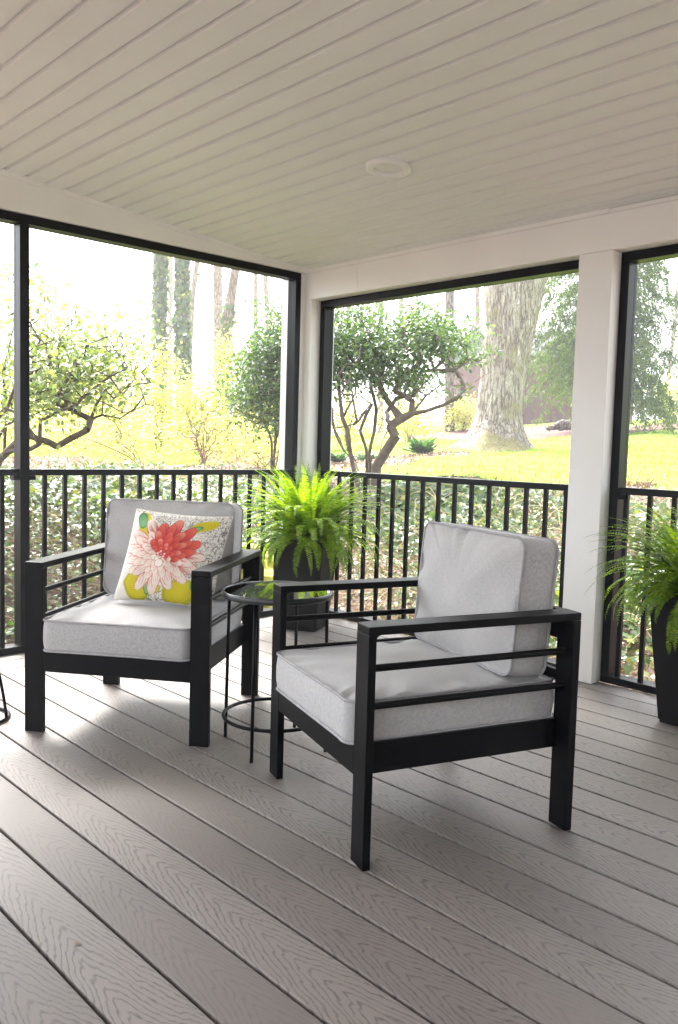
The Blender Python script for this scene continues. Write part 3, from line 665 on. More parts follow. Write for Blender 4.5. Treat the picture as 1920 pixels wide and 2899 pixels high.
def wire_stand():
    # mostly outside the picture on the left
    c = np.array([0.815, -2.27]); t = empty('wire_table', (c[0], c[1], 0), 0, label='curved black wire table at the left picture edge, mostly cut off', cat='side table')
    ang = np.linspace(0, 2*np.pi, 40, endpoint=False); rb = 0.125
    MB().tube([(rb*math.cos(a), rb*math.sin(a), 0.008) for a in ang], 0.0065, 8, True).build('ring', M['black'], t)
    for k in range(3):
        a0 = R(46)+k*2*math.pi/3; pts = []
        for s in np.linspace(0, 1, 22):
            r = rb-0.055*min(1, s/0.5)**1.3+0.012*s; a = a0; pts.append((r*math.cos(a), r*math.sin(a), 0.008+0.52*s))
        MB().tube(pts, 0.0058, 8).build('leg', M['black'], t)
    MB().tube([(0.085*math.cos(a), 0.085*math.sin(a), 0.53) for a in ang], 0.0065, 8, True).build('rim', M['rim'], t)
    V = [(0.08*math.cos(a), 0.08*math.sin(a), z) for z in (0.531, 0.536) for a in ang]; n = 40
    F = [tuple(range(n))[::-1], tuple(range(n, 2*n))]+[(k, (k+1) % n, n+(k+1) % n, n+k) for k in range(n)]
    obj('glass_top', V, F, M['glass'], t)
wire_stand()

# ---------- planters and ferns
def planter(loc, rz, label):
    t = empty('planter', (loc[0], loc[1], 0), rz, label=label, cat='planter', group='tall black square planters')
    b, a, h, wl = 0.1015, 0.145, 0.52, 0.012
    V = []; F = []
    for s, z in ((b, 0.012), (a, h-0.03), (a+0.001, h), (a-wl, h), (a-wl, h-0.05)):
        V += [(-s, -s, z), (s, -s, z), (s, s, z), (-s, s, z)]
    for i in range(4):
        for k in range(4): F.append((i*4+k, i*4+(k+1) % 4, (i+1)*4+(k+1) % 4, (i+1)*4+k))
    F.append((3, 2, 1, 0))
    o = obj('pot', V, F, M['planter'], t)
    bm = bmesh.new(); bm.from_mesh(o.data); ed = [e for e in bm.edges if abs(e.verts[0].co.z-e.verts[1].co.z) > 0.1 or e.verts[0].co.z > h-0.001]; bmesh.ops.bevel(bm, geom=ed, offset=0.004, segments=2, affect='EDGES'); bm.to_mesh(o.data); bm.free()
    MB().box(-b+.006, b-.006, -b+.006, b-.006, 0, 0.0115).build('foot', M['planter'], t)
    s = a-wl-0.001
    MB().box(-s, s, -s, s, h-0.06, h-0.035).build('soil', M['soil'], t)
planter((0.344, -0.26), R(28.7), 'tall black tapered planter in the corner under a fern')
planter((2.54, -0.165), 0, 'tall black tapered planter at the right picture edge under a fern')
def fern(loc, label, seed, nf=105, size=1.0):
    g = np.random.default_rng(seed); Vs = []; Fs3 = []; base = 0; stems_v = []; 
    pos = []; dirs = []; ups = []; sc = []
    SV = []; SF = []; so_ = 0
    for i in range(nf):
        az = 2*math.pi*(i*0.618034 % 1)+g.normal()*0.15; lay = i/nf                                  # outer fronds droop, inner ones stand up
        el0 = R(86-66*lay**0.85+g.normal()*7); ln = size*(0.27+0.17*math.sin(math.pi*min(1, 0.25+lay*0.8))+0.10*lay*g.random()+g.normal()*0.02)
        droop = R(50+112*lay*g.uniform(.65, 1.05)); K = 30; p = np.array([0.035*math.cos(az)*g.uniform(.3, 1.6), 0.035*math.sin(az)*g.uniform(.3, 1.6), 0.0]); pts = [p.copy()]
        side = g.normal()*0.35
        el = el0; a = az
        for k in range(K):
            s = k/K; el = el0-droop*s**1.5; a = az+side*s*s
            st = np.array([math.cos(el)*math.cos(a), math.cos(el)*math.sin(a), math.sin(el)])*ln/K; p = p+st; pts.append(p.copy())
        pts = np.array(pts); T = np.gradient(pts, axis=0); T /= np.linalg.norm(T, axis=1)[:, None]
        up = np.array([0, 0, 1.]); lat = np.cross(T, up); lat /= np.linalg.norm(lat, axis=1)[:, None]+1e-6
        nr = np.cross(lat, T)
        V, F = tube_data(pts, np.linspace(0.0014, 0.0005, K+1), 3, caps=False); SV.append(V); SF.append(np.array(F)+so_); so_ += len(V)
        m = 38
        for sgn in (1, -1):
            s = np.linspace(0.10, 0.985, m)+(0.008 if sgn > 0 else 0); s = np.clip(s, 0, 1); f = s*K; i0 = np.clip(f.astype(int), 0, K-1); fr = (f-i0)[:, None]
            P = pts[i0]*(1-fr)+pts[i0+1]*fr; TT = T[i0]; LL = lat[i0]*sgn; NN = nr[i0]
            wlen = 0.0265*size*np.sin(np.pi*np.clip(0.12+s*0.88, 0, 1))**0.55*(1-0.25*s)*(1+0.05*g.normal(size=m))
            dv = LL*0.93+TT*0.36-NN*g.uniform(.02, .30, size=(m, 1)); pos.append(P); dirs.append(dv); ups.append(NN+0.25*g.normal(size=(m, 3))); sc.append(np.maximum(wlen, 0.004))
    pos = np.concatenate(pos); dirs = np.concatenate(dirs); ups = np.concatenate(ups); sc = np.concatenate(sc)
    tv = [(0, -.17, 0), (0.05, .25, 0), (0.6, .22, .05), (1, .02, -.04), (0.5, -.2, .03)]; tf = [(0, 4, 3), (0, 3, 2), (0, 2, 1)]
    # island = one pinna, keep each frond tinted alike by adding the rachis separately
    V, Fq = instances(tv, tf, pos, frames(dirs, ups), sc)
    keep = np.ones(len(V), bool)
    o = fast_mesh('fern', V, Fq, M['fern'])
    o.location = loc
    st = fast_mesh('stem', np.concatenate(SV), [np.concatenate(SF)], M['fern'], o, True)
    tag(o, label, 'fern', 'potted boston ferns'); return o
fern((0.344, -0.26, 0.49), 'bright green fern filling the corner planter', 5, 205, 1.2)
fern((2.54, -0.165, 0.49), 'bright green fern cut off by the right picture edge', 9, 240, 1.03)

# specks of leaf litter on the deck boards
def specks():
    V = []; spots = [(2.78, -2.02), (2.55, -1.62), (3.0, -1.9), (1.9, -2.6), (2.2, -2.3), (1.6, -2.75), (2.9, -1.5), (2.35, -2.62), (2.62, -1.95)]+[(rng.uniform(.4, 3.6), rng.uniform(-3.2, -.2)) for _ in range(38)]
    pos = np.array([(x, y, 0.0025) for x, y in spots]); n = len(pos); a = rng.uniform(0, 6.28, n)
    d = np.c_[np.cos(a), np.sin(a), np.zeros(n)]
    V, F = instances(*LEAF2, pos, frames(d), np.r_[rng.uniform(0.010, 0.02, 9), rng.uniform(0.003, 0.009, n-9)])
    tag(fast_mesh('debris', V, F, M['litter']), kind='stuff')
specks()

# ================================================================== OUTSIDE
def sheet(name, mat_, mask=None, dz=0.0, x0=-60, x1=26, y0=-30, y1=80, nearstep=0.16):
    def axis(a, b, c):
        v = [c]; s = nearstep
        while v[-1] < b: v.append(v[-1]+s); s = s*1.035 if v[-1]-c > 4 else s
        u = [c]; s = nearstep
        while u[-1] > a: u.append(u[-1]-s); s = s*1.035 if c-u[-1] > 4 else s
        return np.array(sorted(set(u+v)))
    xs = axis(x0, x1, -1.0); ys = axis(y0, y1, 1.0); X, Y = np.meshgrid(xs, ys, indexing='ij'); Z = terrain(X, Y)+dz
    V = np.stack([X, Y, Z], -1).reshape(-1, 3); nx, ny = X.shape
    I = (np.arange(nx-1)[:, None]*ny+np.arange(ny-1)[None, :]).reshape(-1); F = np.stack([I, I+ny, I+ny+1, I+1], 1)
    if mask is not None:
        cxy = V[F].mean(1); F = F[mask(cxy[:, 0], cxy[:, 1])]
        used = np.unique(F); mp = -np.ones(len(V), int); mp[used] = np.arange(len(used)); V = V[used]; F = mp[F]
    return fast_mesh(name, V, [F], mat_, None, True)
tag(sheet('ground', M['ground'], None, 0, -95, 40, -45, 95), kind='structure')
def rfun(x, y): a, b = -x-0.25, y-0.15; return (a+b+np.sqrt((a-b)**2+0.5))/2-0.15
def depth_px(x, y):
    vx, vy = x-CAM[0], y-CAM[1]; d = vx*DD[0]+vy*DD[1]; l = vx*RR[0]+vy*RR[1]; return d, 960+FPX*l/np.maximum(d, .1)
def lawn_mask(x, y):
    r = rfun(x, y); d, px = depth_px(x, y)
    edge = 2.72+0.18*np.sin(1.9*x+1)+0.10*np.sin(4.3*x)
    bed1 = (((px-1560-np.clip(d-18, -9, 9)*30)/470)**2+((d-18.4)/3.0)**2 < 1)              # mulch bed under the conifer
    bed2 = (px < 1340) & (px > 560) & (d > 9.6+0.25*np.sin(px/60.)+np.clip((px-1150)/190, 0, 1)*1.9) & (d < 12.3)
    lim = np.where(px < 860, 99.0, edge)
    return (r > lim) & ~bed1 & ~bed2 & (d > 4) | ((px < 860) & (px > -400) & (d > 8.9+0.5*np.sin(px/90.)) & ~bed2)
tag(sheet('lawn', M['lawn'], lawn_mask, 0.012, -60, 26, -6, 80, 0.11), kind='structure')
def bed_mask(x, y):
    d, px = depth_px(x, y)
    return (((px-1560-np.clip(d-18, -9, 9)*30)/500)**2+((d-18.4)/3.3)**2 < 1)
tag(sheet('mulch_bed', M['mulch'], bed_mask, 0.006, -60, 26, -6, 80, 0.16), kind='structure')

# tufts of grass over the lawn edge
def scatter(n, pxr, dr, cond, g=rng):
    """random ground points seen between pixel columns pxr at distances dr"""
    px = g.uniform(*pxr, n); d = dr[0]+(dr[1]-dr[0])*g.random(n)**0.8
    P = CAM[None]+d[:, None]*(DD[None]+RR[None]*((px-960)/FPX)[:, None]); x, y = P[:, 0], P[:, 1]
    k = cond(x, y); x, y = x[k], y[k]; return np.c_[x, y, terrain(x, y)]
def tufts():
    P = scatter(26000, (-300, 2100), (6.3, 16), lambda x, y: lawn_mask(x, y)); n = len(P)
    d = rand_dirs(n, 1.6); V, F = instances([(0, -.07, 0), (0, .07, 0), (.6, .04, .02), (1, 0, .1), (.6, -.04, .02)], [(0, 4, 2, 1), (4, 3, 2)], P+[0, 0, .005], frames(d), rng.uniform(.03, .075, n))
    tag(fast_mesh('grass', V, F, M['grassblade']), kind='stuff')
tufts()

# ---------- leaf litter, straw, ivy
outside = lambda x, y: ((x < -0.12) | (y > 0.24))
def litter():
    P = scatter(60000, (-350, 2150), (3.9, 12), lambda x, y: outside(x, y) & (rfun(x, y) < 6) & ~lawn_mask(x, y)); n = len(P)
    d = rand_dirs(n, 0.25); V, F = instances(*LEAF2, P+[0, 0, .012], frames(d), rng.uniform(.02, .055, n))
    tag(fast_mesh('leaf_litter', V, F, M['litter']), kind='stuff')
    P = scatter(16000, (-350, 2150), (3.9, 7.0), lambda x, y: outside(x, y) & (rfun(x, y) < 2.2)); n = len(P)
    a = rng.uniform(0, 6.28, n); d = np.c_[np.cos(a), np.sin(a), rng.normal(0, .25, n)]
    V, F = instances([(-.5, -.012, 0), (-.5, .012, 0), (0, .014, .07), (.5, .008, 0), (.5, -.008, 0), (0, -.014, .07)], [(0, 5, 2, 1), (5, 4, 3, 2)], P+[0, 0, .02], frames(d, None, rng.uniform(0, 3, n)), rng.uniform(.05, .19, n))
    tag(fast_mesh('straw', V, F, M['straw']), kind='stuff')
litter()
def ivy_density(x, y):
    r = rfun(x, y); d, px = depth_px(x, y)
    nz = 0.45+0.32*np.sin(1.9*x+0.7*y+1)+0.22*np.sin(3.7*y-2.1*x)+0.25*np.sin(7.1*x+5.3*y)*np.cos(6.3*x-4*y)
    left = sstep(880, 620, px)
    rr_ = sstep(900, 1330, px)
    dens = left*sstep(.05, .45, r)*sstep(2.9, 1.9, r)*(0.45+0.65*nz)+rr_*sstep(0.35, 0.8, r)*sstep(2.55, 2.05, r)*(0.5+0.95*nz)
    dens += (1-left)*(1-rr_)*sstep(.8, 1.5, r)*sstep(3.0, 2.2, r)*0.55*nz*(0.5+nz)
    return dens
def ivy():
    P = scatter(150000, (-420, 2150), (3.9, 10.5), lambda x, y: outside(x, y) & (rng.random(len(x)) < ivy_density(x, y))); n = len(P)
    d, px = depth_px(P[:, 0], P[:, 1]); lift = rng.random(n)**1.6*(0.05+0.11*sstep(1100, 500, px)*sstep(2.4, 1.2, rfun(P[:, 0], P[:, 1])))
    P[:, 2] += 0.02+lift
    # leaves face outwards and up, towards the light over the deck side
    nrm = np.c_[np.full(n, 0.35), np.full(n, -0.30), np.full(n, 0.85)]+0.42*rng.normal(size=(n, 3)); nrm /= np.linalg.norm(nrm, axis=1)[:, None]
    t = rng.normal(size=(n, 3)); t -= nrm*(t*nrm).sum(1)[:, None]
    V, F = instances(*IVY, P, frames(t, nrm), rng.uniform(.022, .050, n)*(1+.45*np.sin(2.3*P[:, 0]+1.7*P[:, 1])*np.cos(3.1*P[:, 1])))
    tag(fast_mesh('ivy', V, F, M['ivy']), kind='stuff'); print('ivy leaves', n)
    # dry vines through the ivy
    V = []; Fv = []; off = 0; S = scatter(420, (-400, 2100), (4.2, 7.5), lambda x, y: outside(x, y) & (rfun(x, y) > 0.2) & (rfun(x, y) < 2.6))
    for p in S:
        a = rng.uniform(0, 6.28); q = p+[0, 0, .05]; pts = []; L = rng.uniform(.25, .8); up = rng.uniform(.0, .9)
        for s in np.linspace(0, 1, 8):
            a += rng.normal()*.3; q = q+np.array([math.cos(a), math.sin(a), 0])*L/8; z = float(terrain(q[0], q[1]))+.05+up*.22*math.sin(s*3.1); pts.append([q[0], q[1], z])
        v, f = tube_data(pts, 0.0028, 4, caps=False); V.append(v); Fv.append(np.array(f)+off); off += len(v)
    tag(fast_mesh('dry_vines', np.concatenate(V), [np.concatenate(Fv)], M['straw'], None, True), kind='stuff')
ivy()

# ---------- woody plants
def grow(stems, targets, jit=0.03, step=0.16, seed=0):
    """stems: list of polylines (world). targets are tied to the nearest wood. -> nodes, parents"""
    g = np.random.default_rng(seed); Np = []; Par = []
    for st in stems:
        st = [np.array(p, float) for p in st]; prev = -1
        if Np:
            dd = np.linalg.norm(np.array(Np)-st[0], axis=1); j = int(dd.argmin())
            if dd[j] < 0.14: prev = j
        for i, p in enumerate(st):
            if i == 0 and prev >= 0: continue
            if i > 0:
                a = Np[prev]; L = np.linalg.norm(p-a); m = max(1, int(L/0.10))
                for k in range(1, m):
                    Np.append(a+(p-a)*k/m+g.normal(size=3)*0.007); Par.append(prev); prev = len(Np)-1
            Np.append(p); Par.append(prev); prev = len(Np)-1
    base = np.array(Np)[0]
    T = np.array(targets); T = T[np.argsort(np.linalg.norm(T-base, axis=1)+g.normal(size=len(T))*0.1)]
    lo = len(Np)
    for t in T:
        A = np.array(Np); dd = np.linalg.norm(A-t, axis=1)+0.35*np.maximum(0, A[:, 2]-t[2]); j = int(dd.argmin()); a = A[j]; L = np.linalg.norm(t-a); m = max(1, int(L/step)); prev = j
        for k in range(1, m+1):
            q = a+(t-a)*k/m+(g.normal(size=3)*jit if k < m else 0)+np.array([0, 0, .35*L*(k/m)*(1-k/m)*0.5]); Np.append(q); Par.append(prev); prev = len(Np)-1
    return np.array(Np), np.array(Par)
def wood(name, Np, Par, r0, m, parent=None, rmax=None, seg=6, expo=0.5):
    n = len(Np); cnt = np.ones(n); ch = np.zeros(n, int)
    for i in range(n-1, -1, -1):
        if Par[i] >= 0: cnt[Par[i]] += cnt[i]; ch[Par[i]] += 1
    # count tips, not nodes
    tips = (ch == 0).astype(float)
    for i in range(n-1, -1, -1):
        if Par[i] >= 0: tips[Par[i]] += tips[i]
    rad = r0*tips**expo
    if rmax: rad = np.minimum(rad, rmax)
    V = []; F = []; off = 0; a = np.linspace(0, 2*np.pi, seg, endpoint=False)
    for i in range(n):
        if Par[i] < 0: continue
        p, q = Np[Par[i]], Np[i]; t = q-p; L = np.linalg.norm(t)
        if L < 1e-5: continue
        sg = seg if rad[i] > 0.008 else 4
        v, f = tube_data([p-t*0.04, q+t*0.04], [min(rad[Par[i]], rad[i]*1.5), rad[i]], sg, caps=False); V.append(v); F.append(np.array(f)+off); off += len(v)
    return fast_mesh(name, np.concatenate(V), [np.concatenate(F)], m, parent, True)
def leaf_cloud(name, centers, per, spread, size, tmpl, m, parent, seed, up=0.4, flat=0.7):
    g = np.random.default_rng(seed); n = len(centers)*per; c = np.repeat(centers, per, 0); P = c+g.normal(size=(n, 3))*np.array([spread, spread, spread*flat])
    out = P-c; d = out/(np.linalg.norm(out, axis=1)[:, None]+1e-6)+0.6*g.normal(size=(n, 3)); ups = np.c_[np.zeros(n), np.zeros(n), np.ones(n)]+0.55*g.normal(size=(n, 3))
    V, F = instances(*tmpl, P, frames(d, ups), g.uniform(size*0.6, size*1.25, n)); return fast_mesh(name, V, F, m, parent)
def blobs(specs, d, n, dd, seed, edge=0.35):
    """points in ellipses of the crown: (px, py, rx, ry, weight) at distance d, dd = half depth in metres"""
    g = np.random.default_rng(seed); w_ = np.array([s[2]*s[3]*s[4] for s in specs], float); w_ /= w_.sum(); P = []
    for s, k in zip(specs, g.multinomial(n, w_)):
        v = g.normal(size=(k, 3)); v /= np.linalg.norm(v, axis=1)[:, None]; v *= (g.random(k)**(edge))[:, None]
        for q in v: P.append(at(s[0]+s[2]*q[0], s[1]-s[3]*q[1], d+dd*q[2]))
    return np.array(P)
def rebase(root, base):
    """put a thing's origin at its base"""
    root.location = base
    for c in root.children: c.location = -Vector(base)
def cr(x, y, ox, oy, s): return ox+x/s, oy+y/s

def evergreen_right():
    d = 8.0; q = lambda x, y, dd=0.0: at(*cr(x, y, 900, 760, 3.136), d+dd)
    base = on(1068, d, -0.05); bz = lambda x, dd=0: np.array([*at(*cr(x, 1790, 900, 760, 3.136), d+dd)[:2], base[2]])
    st = [[bz(520), q(520, 1760), q(600, 1630, -.05), q(690, 1490, -.1), q(640, 1400, -.1), q(740, 1335, -.1), q(830, 1290, -.15), q(950, 1268, -.2), q(1110, 1215, -.25), q(1250, 1140, -.3), q(1400, 1000, -.3), q(1520, 925, -.3), q(1538, 870, -.3)],
          [q(740, 1335, -.1), q(660, 1230, 0), q(590, 1130, .1), q(540, 1000, .15)], [q(830, 1290, -.15), q(840, 1180, -.2), q(760, 1120, -.1), q(690, 1100, 0)],
          [bz(450, .15), q(455, 1650, .2), q(500, 1450, .3), q(520, 1250, .35), q(470, 1050, .4)], [bz(500, .1), q(545, 1650, .25), q(600, 1480, .35), q(700, 1300, .4), q(800, 1130, .45)],
          [bz(340, .1), q(290, 1620, .2), q(280, 1450, .3), q(330, 1250, .35), q(300, 1050, .4)], [q(235, 1620, 0), q(150, 1450, .2), q(130, 1250, .3), q(60, 1080, .3)],
          [bz(430, .05), q(430, 1600, .05), q(375, 1440, .05), q(430, 1300, .1), q(480, 1210, .1), q(390, 1140, .2), q(300, 1060, .3)],
          [bz(470, .1), q(480, 1700, .15), q(515, 1500, .2), q(590, 1330, .25), q(600, 1100, .3)], [q(515, 1650, .15), q(560, 1540, .2), q(640, 1400, .25), q(720, 1200, .3)],
          [bz(370, -.05), q(300, 1690, -.05), q(235, 1620, 0), q(190, 1500, .05), q(100, 1340, .1), q(20, 1200, .1), q(-60, 1000, .1)], [q(300, 1690, -.05), q(270, 1540, -.1), q(220, 1330, -.1), q(190, 1080, -.1), q(180, 900, 0)],
          [q(480, 1250, .1), q(320, 1385, -.2), q(180, 1415, -.3), q(90, 1425, -.35), q(-80, 1400, -.4)], [q(220, 1330, -.1), q(300, 1180, 0), q(340, 1030, .1)],
          [q(1250, 1140, -.3), q(1300, 1040, -.2), q(1220, 900, -.1), q(1150, 790, 0)], [q(830, 1290, -.15), q(960, 1130, 0), q(1090, 1030, .1)], [q(640, 1400), q(610, 1280, .3), q(700, 1150, .35), q(850, 1130, .4)]]
    sp = [(960, 935, 75, 55, 1), (1040, 905, 80, 45, .5), (1060, 960, 100, 60, 1), (1190, 925, 75, 60, 1.1), (1240, 960, 75, 60, 1), (1150, 990, 110, 45, 1), (1000, 1010, 110, 60, 1), (1120, 1045, 110, 45, .8), (1290, 990, 45, 50, .5),
          (930, 1040, 60, 60, .8), (960, 1085, 60, 35, .5), (1060, 1075, 80, 35, .5), (1175, 1070, 60, 35, .4), (1340, 1010, 50, 45, .25), (1350, 940, 40, 50, .12), (1190, 880, 70, 40, .25), (1320, 910, 60, 50, .15), (1200, 1090, 90, 40, .25), (1310, 1110, 30, 25, .2), (1000, 890, 60, 40, .3), (880, 960, 60, 100, 1)]
    T = blobs(sp, d+.1, 640, .5, 31); Tw = blobs([(1000, 1100, 100, 60, 1), (1120, 1090, 110, 60, 1), (1230, 1050, 90, 60, 1), (1050, 960, 150, 80, .8), (1180, 930, 110, 80, .8), (1000, 1180, 90, 50, .4), (1320, 990, 60, 50, .3)], d+.05, 330, .5, 131)
    Np, Par = grow(st, np.concatenate([T, Tw]), .03, .14, 3)
    w_ = wood('stems', Np, Par, 0.0028, M['stem'], None, 0.055); root = empty('evergreen_shrub', (0, 0, 0), label='evergreen shrub with bare twisted stems, between the corner column and the big oak', cat='shrub'); w_.parent = root
    leaf_cloud('crown', T, 22, .06, .048, LEAF, M['holly'], root, 5); rebase(root, base)
evergreen_right()
def evergreen_left():
    d = 8.8; base = on(775, d, -.05); q = lambda x, y, dd=0.0: at(*cr(x, y, 400, 660, 3.4087), d+dd)
    bz = lambda x: np.array([*at(*cr(x, 2080, 400, 660, 3.4087), d)[:2], base[2]])
    st = [[bz(1270), q(1260, 2040), q(1240, 1940), q(1180, 1820), q(1150, 1600)], [bz(1290), q(1300, 2000), q(1290, 1850), q(1330, 1600), q(1300, 1300)], [bz(1320), q(1340, 2030), q(1370, 1950), q(1420, 1840), q(1460, 1600)],
          [bz(1250), q(1290, 2010), q(1330, 1900), q(1360, 1760), q(1250, 1500)], [bz(1300), q(1380, 2050), q(1430, 1960), q(1500, 1800)]]
    sp = [(790, 930, 45, 60, .8), (775, 990, 65, 60, 1), (760, 1060, 80, 50, 1), (680, 1050, 60, 30, .5), (700, 1110, 70, 40, .9), (760, 1120, 80, 50, 1), (800, 1060, 60, 120, 1), (660, 1140, 45, 35, .5), (735, 1175, 70, 30, .5), (790, 1180, 60, 40, 1), (690, 1150, 60, 40, .8), (730, 1010, 70, 50, 1), (800, 880, 30, 40, .3), (850, 1000, 60, 110, .7), (630, 1040, 50, 20, .15), (700, 1200, 60, 20, .2), (800, 1215, 45, 25, .4), (745, 870, 50, 30, .15)]
    T = blobs(sp, d, 520, .5, 41); Tw = blobs([(750, 1150, 80, 60, 1), (760, 1020, 80, 90, 1)], d, 130, .45, 141)
    Np, Par = grow(st, np.concatenate([T, Tw]), .03, .14, 4); w_ = wood('stems', Np, Par, 0.0022, M['stem'], None, 0.0135)
    root = empty('evergreen_shrub', (0, 0, 0), label='dense evergreen shrub seen at the right end of the left opening, on thin stems', cat='shrub'); w_.parent = root
    leaf_cloud('crown', T, 19, .085, .048, LEAF, M['holly'], root, 6); rebase(root, base)
evergreen_left()
def loose_shrub():
    d = 5.7; base = on(-60, d, -.05); q = lambda x, y, dd=0.0: at(*cr(x, y, 0, 600, 3.116), d+dd); b = lambda dx: base+np.array([dx, dx*.5, 0])
    st = [[b(0), q(-150, 2300), q(-40, 2220), q(60, 2120), q(180, 2000, -.1), q(270, 1978, -.1), q(430, 2030, -.1), q(500, 2070, -.1), q(620, 2000, -.1), q(770, 1925, -.1), q(800, 1830, 0), q(850, 1700, 0), q(930, 1570, .1)],
          [q(60, 2120), q(270, 2090, -.2), q(350, 2045, -.25), q(500, 2072, -.25), q(650, 2058, -.2), q(690, 1990, -.2), q(765, 1928, -.2)],
          [b(.06), q(-100, 2200, .1), q(0, 1960, .1), q(60, 1880, .1), q(130, 1830, .1), q(270, 1800, .1), q(420, 1740, .15)], [b(-.05), q(-120, 2000), q(0, 1790), q(60, 1720), q(130, 1640), q(300, 1600), q(420, 1560, .1)],
          [b(.1), q(40, 2100, .2), q(60, 1700, .2), q(30, 1400, .2), q(80, 1200, .2), q(120, 1000, .2)], [q(60, 1880, .1), q(300, 1700, .2), q(370, 1640, .2), q(480, 1500, .2)], [q(800, 1830), q(900, 1790, 0), q(1010, 1850, 0), q(1080, 1970, 0)], [q(900, 1790), q(1060, 1820), q(1180, 1740), q(1260, 1640)],
          [q(480, 1500, .2), q(520, 1400, .2), q(500, 1200, .2)]]
    sp = [(190, 1080, 120, 80, 1), (290, 1010, 120, 80, 1), (150, 980, 110, 80, .9), (240, 930, 120, 60, .6), (340, 1080, 90, 60, .6), (110, 1150, 110, 60, .7), (20, 1050, 70, 140, .7), (60, 860, 100, 70, .35), (150, 800, 110, 60, .2), (20, 790, 50, 100, .3), (380, 1000, 90, 60, .5), (180, 1190, 70, 30, .2), (10, 1180, 40, 60, .3), (330, 880, 70, 40, .15)]
    T = blobs(sp, d+.05, 430, .55, 51); Tw = blobs([(220, 1080, 150, 90, 1), (330, 1020, 130, 90, 1), (120, 960, 110, 130, 1), (380, 1100, 90, 80, .5), (60, 820, 90, 110, .5), (330, 1160, 110, 50, .2)], d+.05, 330, .55, 151)
    Np, Par = grow(st, np.concatenate([T, Tw]), .035, .12, 5); w_ = wood('stems', Np, Par, 0.0019, M['stem'], None, 0.027)
    root = empty('broadleaf_shrub', (0, 0, 0), label='open leafy shrub with a crooked low limb, at the left edge of the left opening', cat='shrub'); w_.parent = root
    leaf_cloud('crown', T, 11, .095, .047, LEAF, M['loose'], root, 7); rebase(root, base)
loose_shrub()

def bare_shrub(px, d, h, wd, n, seed, label, lean=0.0, r0=.0024, arch=0.5):
    g = np.random.default_rng(seed); base = on(px, d, -.03); st = []; RH = np.array([RR[0], RR[1], 0]); DH = np.array([DD[0], DD[1], 0])
    for i in range(n):
        x = g.normal()*.5+lean; y = g.normal()*.35; L = h*g.uniform(.6, 1.05); p = base+RH*g.normal()*.05+DH*g.normal()*.05; pts = [p]
        for s in np.linspace(.15, 1, 7): pts.append(base+RH*(x*wd*s**1.4+g.normal()*.015)+DH*(y*wd*s)+np.array([0, 0, L*(s-arch*abs(x)*s*s)]))
        st.append(pts)
    T = []
    for s in st:
        for k in range(10): a = s[g.integers(3, len(s))]; T.append(a+g.normal(size=3)*np.array([.16, .16, .12]))
    Np, Par = grow(st, T, .02, .1, seed); o = wood('bare_shrub', Np, Par, r0, M['twig'], None, .014, 5)
    o.data.transform(Matrix.Translation(-Vector(base))); o.location = base; tag(o, label, 'shrub', 'leafless brown shrubs'); return o
bare_shrub(575, 9.0, .80, .42, 13, 61, 'bushy leafless brown shrub in the middle of the left opening')
bare_shrub(405, 8.2, .62, .5, 7, 62, 'leafless shrub of a few thin twigs arching to the left, beside the bushy brown one', -1.1, .0019, .25)
bare_shrub(735, 8.5, .55, .3, 3, 63, 'two or three thin upright dry stems left of the dense evergreen shrub', .2, .0022, .2)

# ---------- trunks
def trunk_mesh(name, path, radii, m, parent=None, seg=28, flare=0.0, lobes=5, seed=0, rough=0.03):
    g = np.random.default_rng(seed); path = np.array(path, float); n = len(path); a = np.linspace(0, 2*np.pi, seg, endpoint=False); V = []; F = []
    ph = g.uniform(0, 6, 6); z0 = path[0][2]
    for i in range(n):
        z = path[i][2]-z0; k = 1+rough*np.sin(3*a+ph[0]+z)+rough*.8*np.sin(5*a+ph[1]-z*1.3)+rough*.6*np.sin(9*a+ph[2]+2*z)+rough*.5*g.normal(size=seg)
        if flare: k = k+flare*np.exp(-max(z, 0)/0.28)*(0.55+0.9*np.clip(np.sin(lobes*a/1+ph[3])+.4*np.sin(2*a+ph[4]), -.4, 1.2))
        V.append(np.c_[path[i][0]+radii[i]*k*np.cos(a), path[i][1]+radii[i]*k*np.sin(a), np.full(seg, path[i][2])])
    for i in range(n-1):
        for k in range(seg): F.append((i*seg+k, i*seg+(k+1) % seg, (i+1)*seg+(k+1) % seg, (i+1)*seg+k))
    return fast_mesh(name, np.concatenate(V), [np.array(F)], m, parent, True)
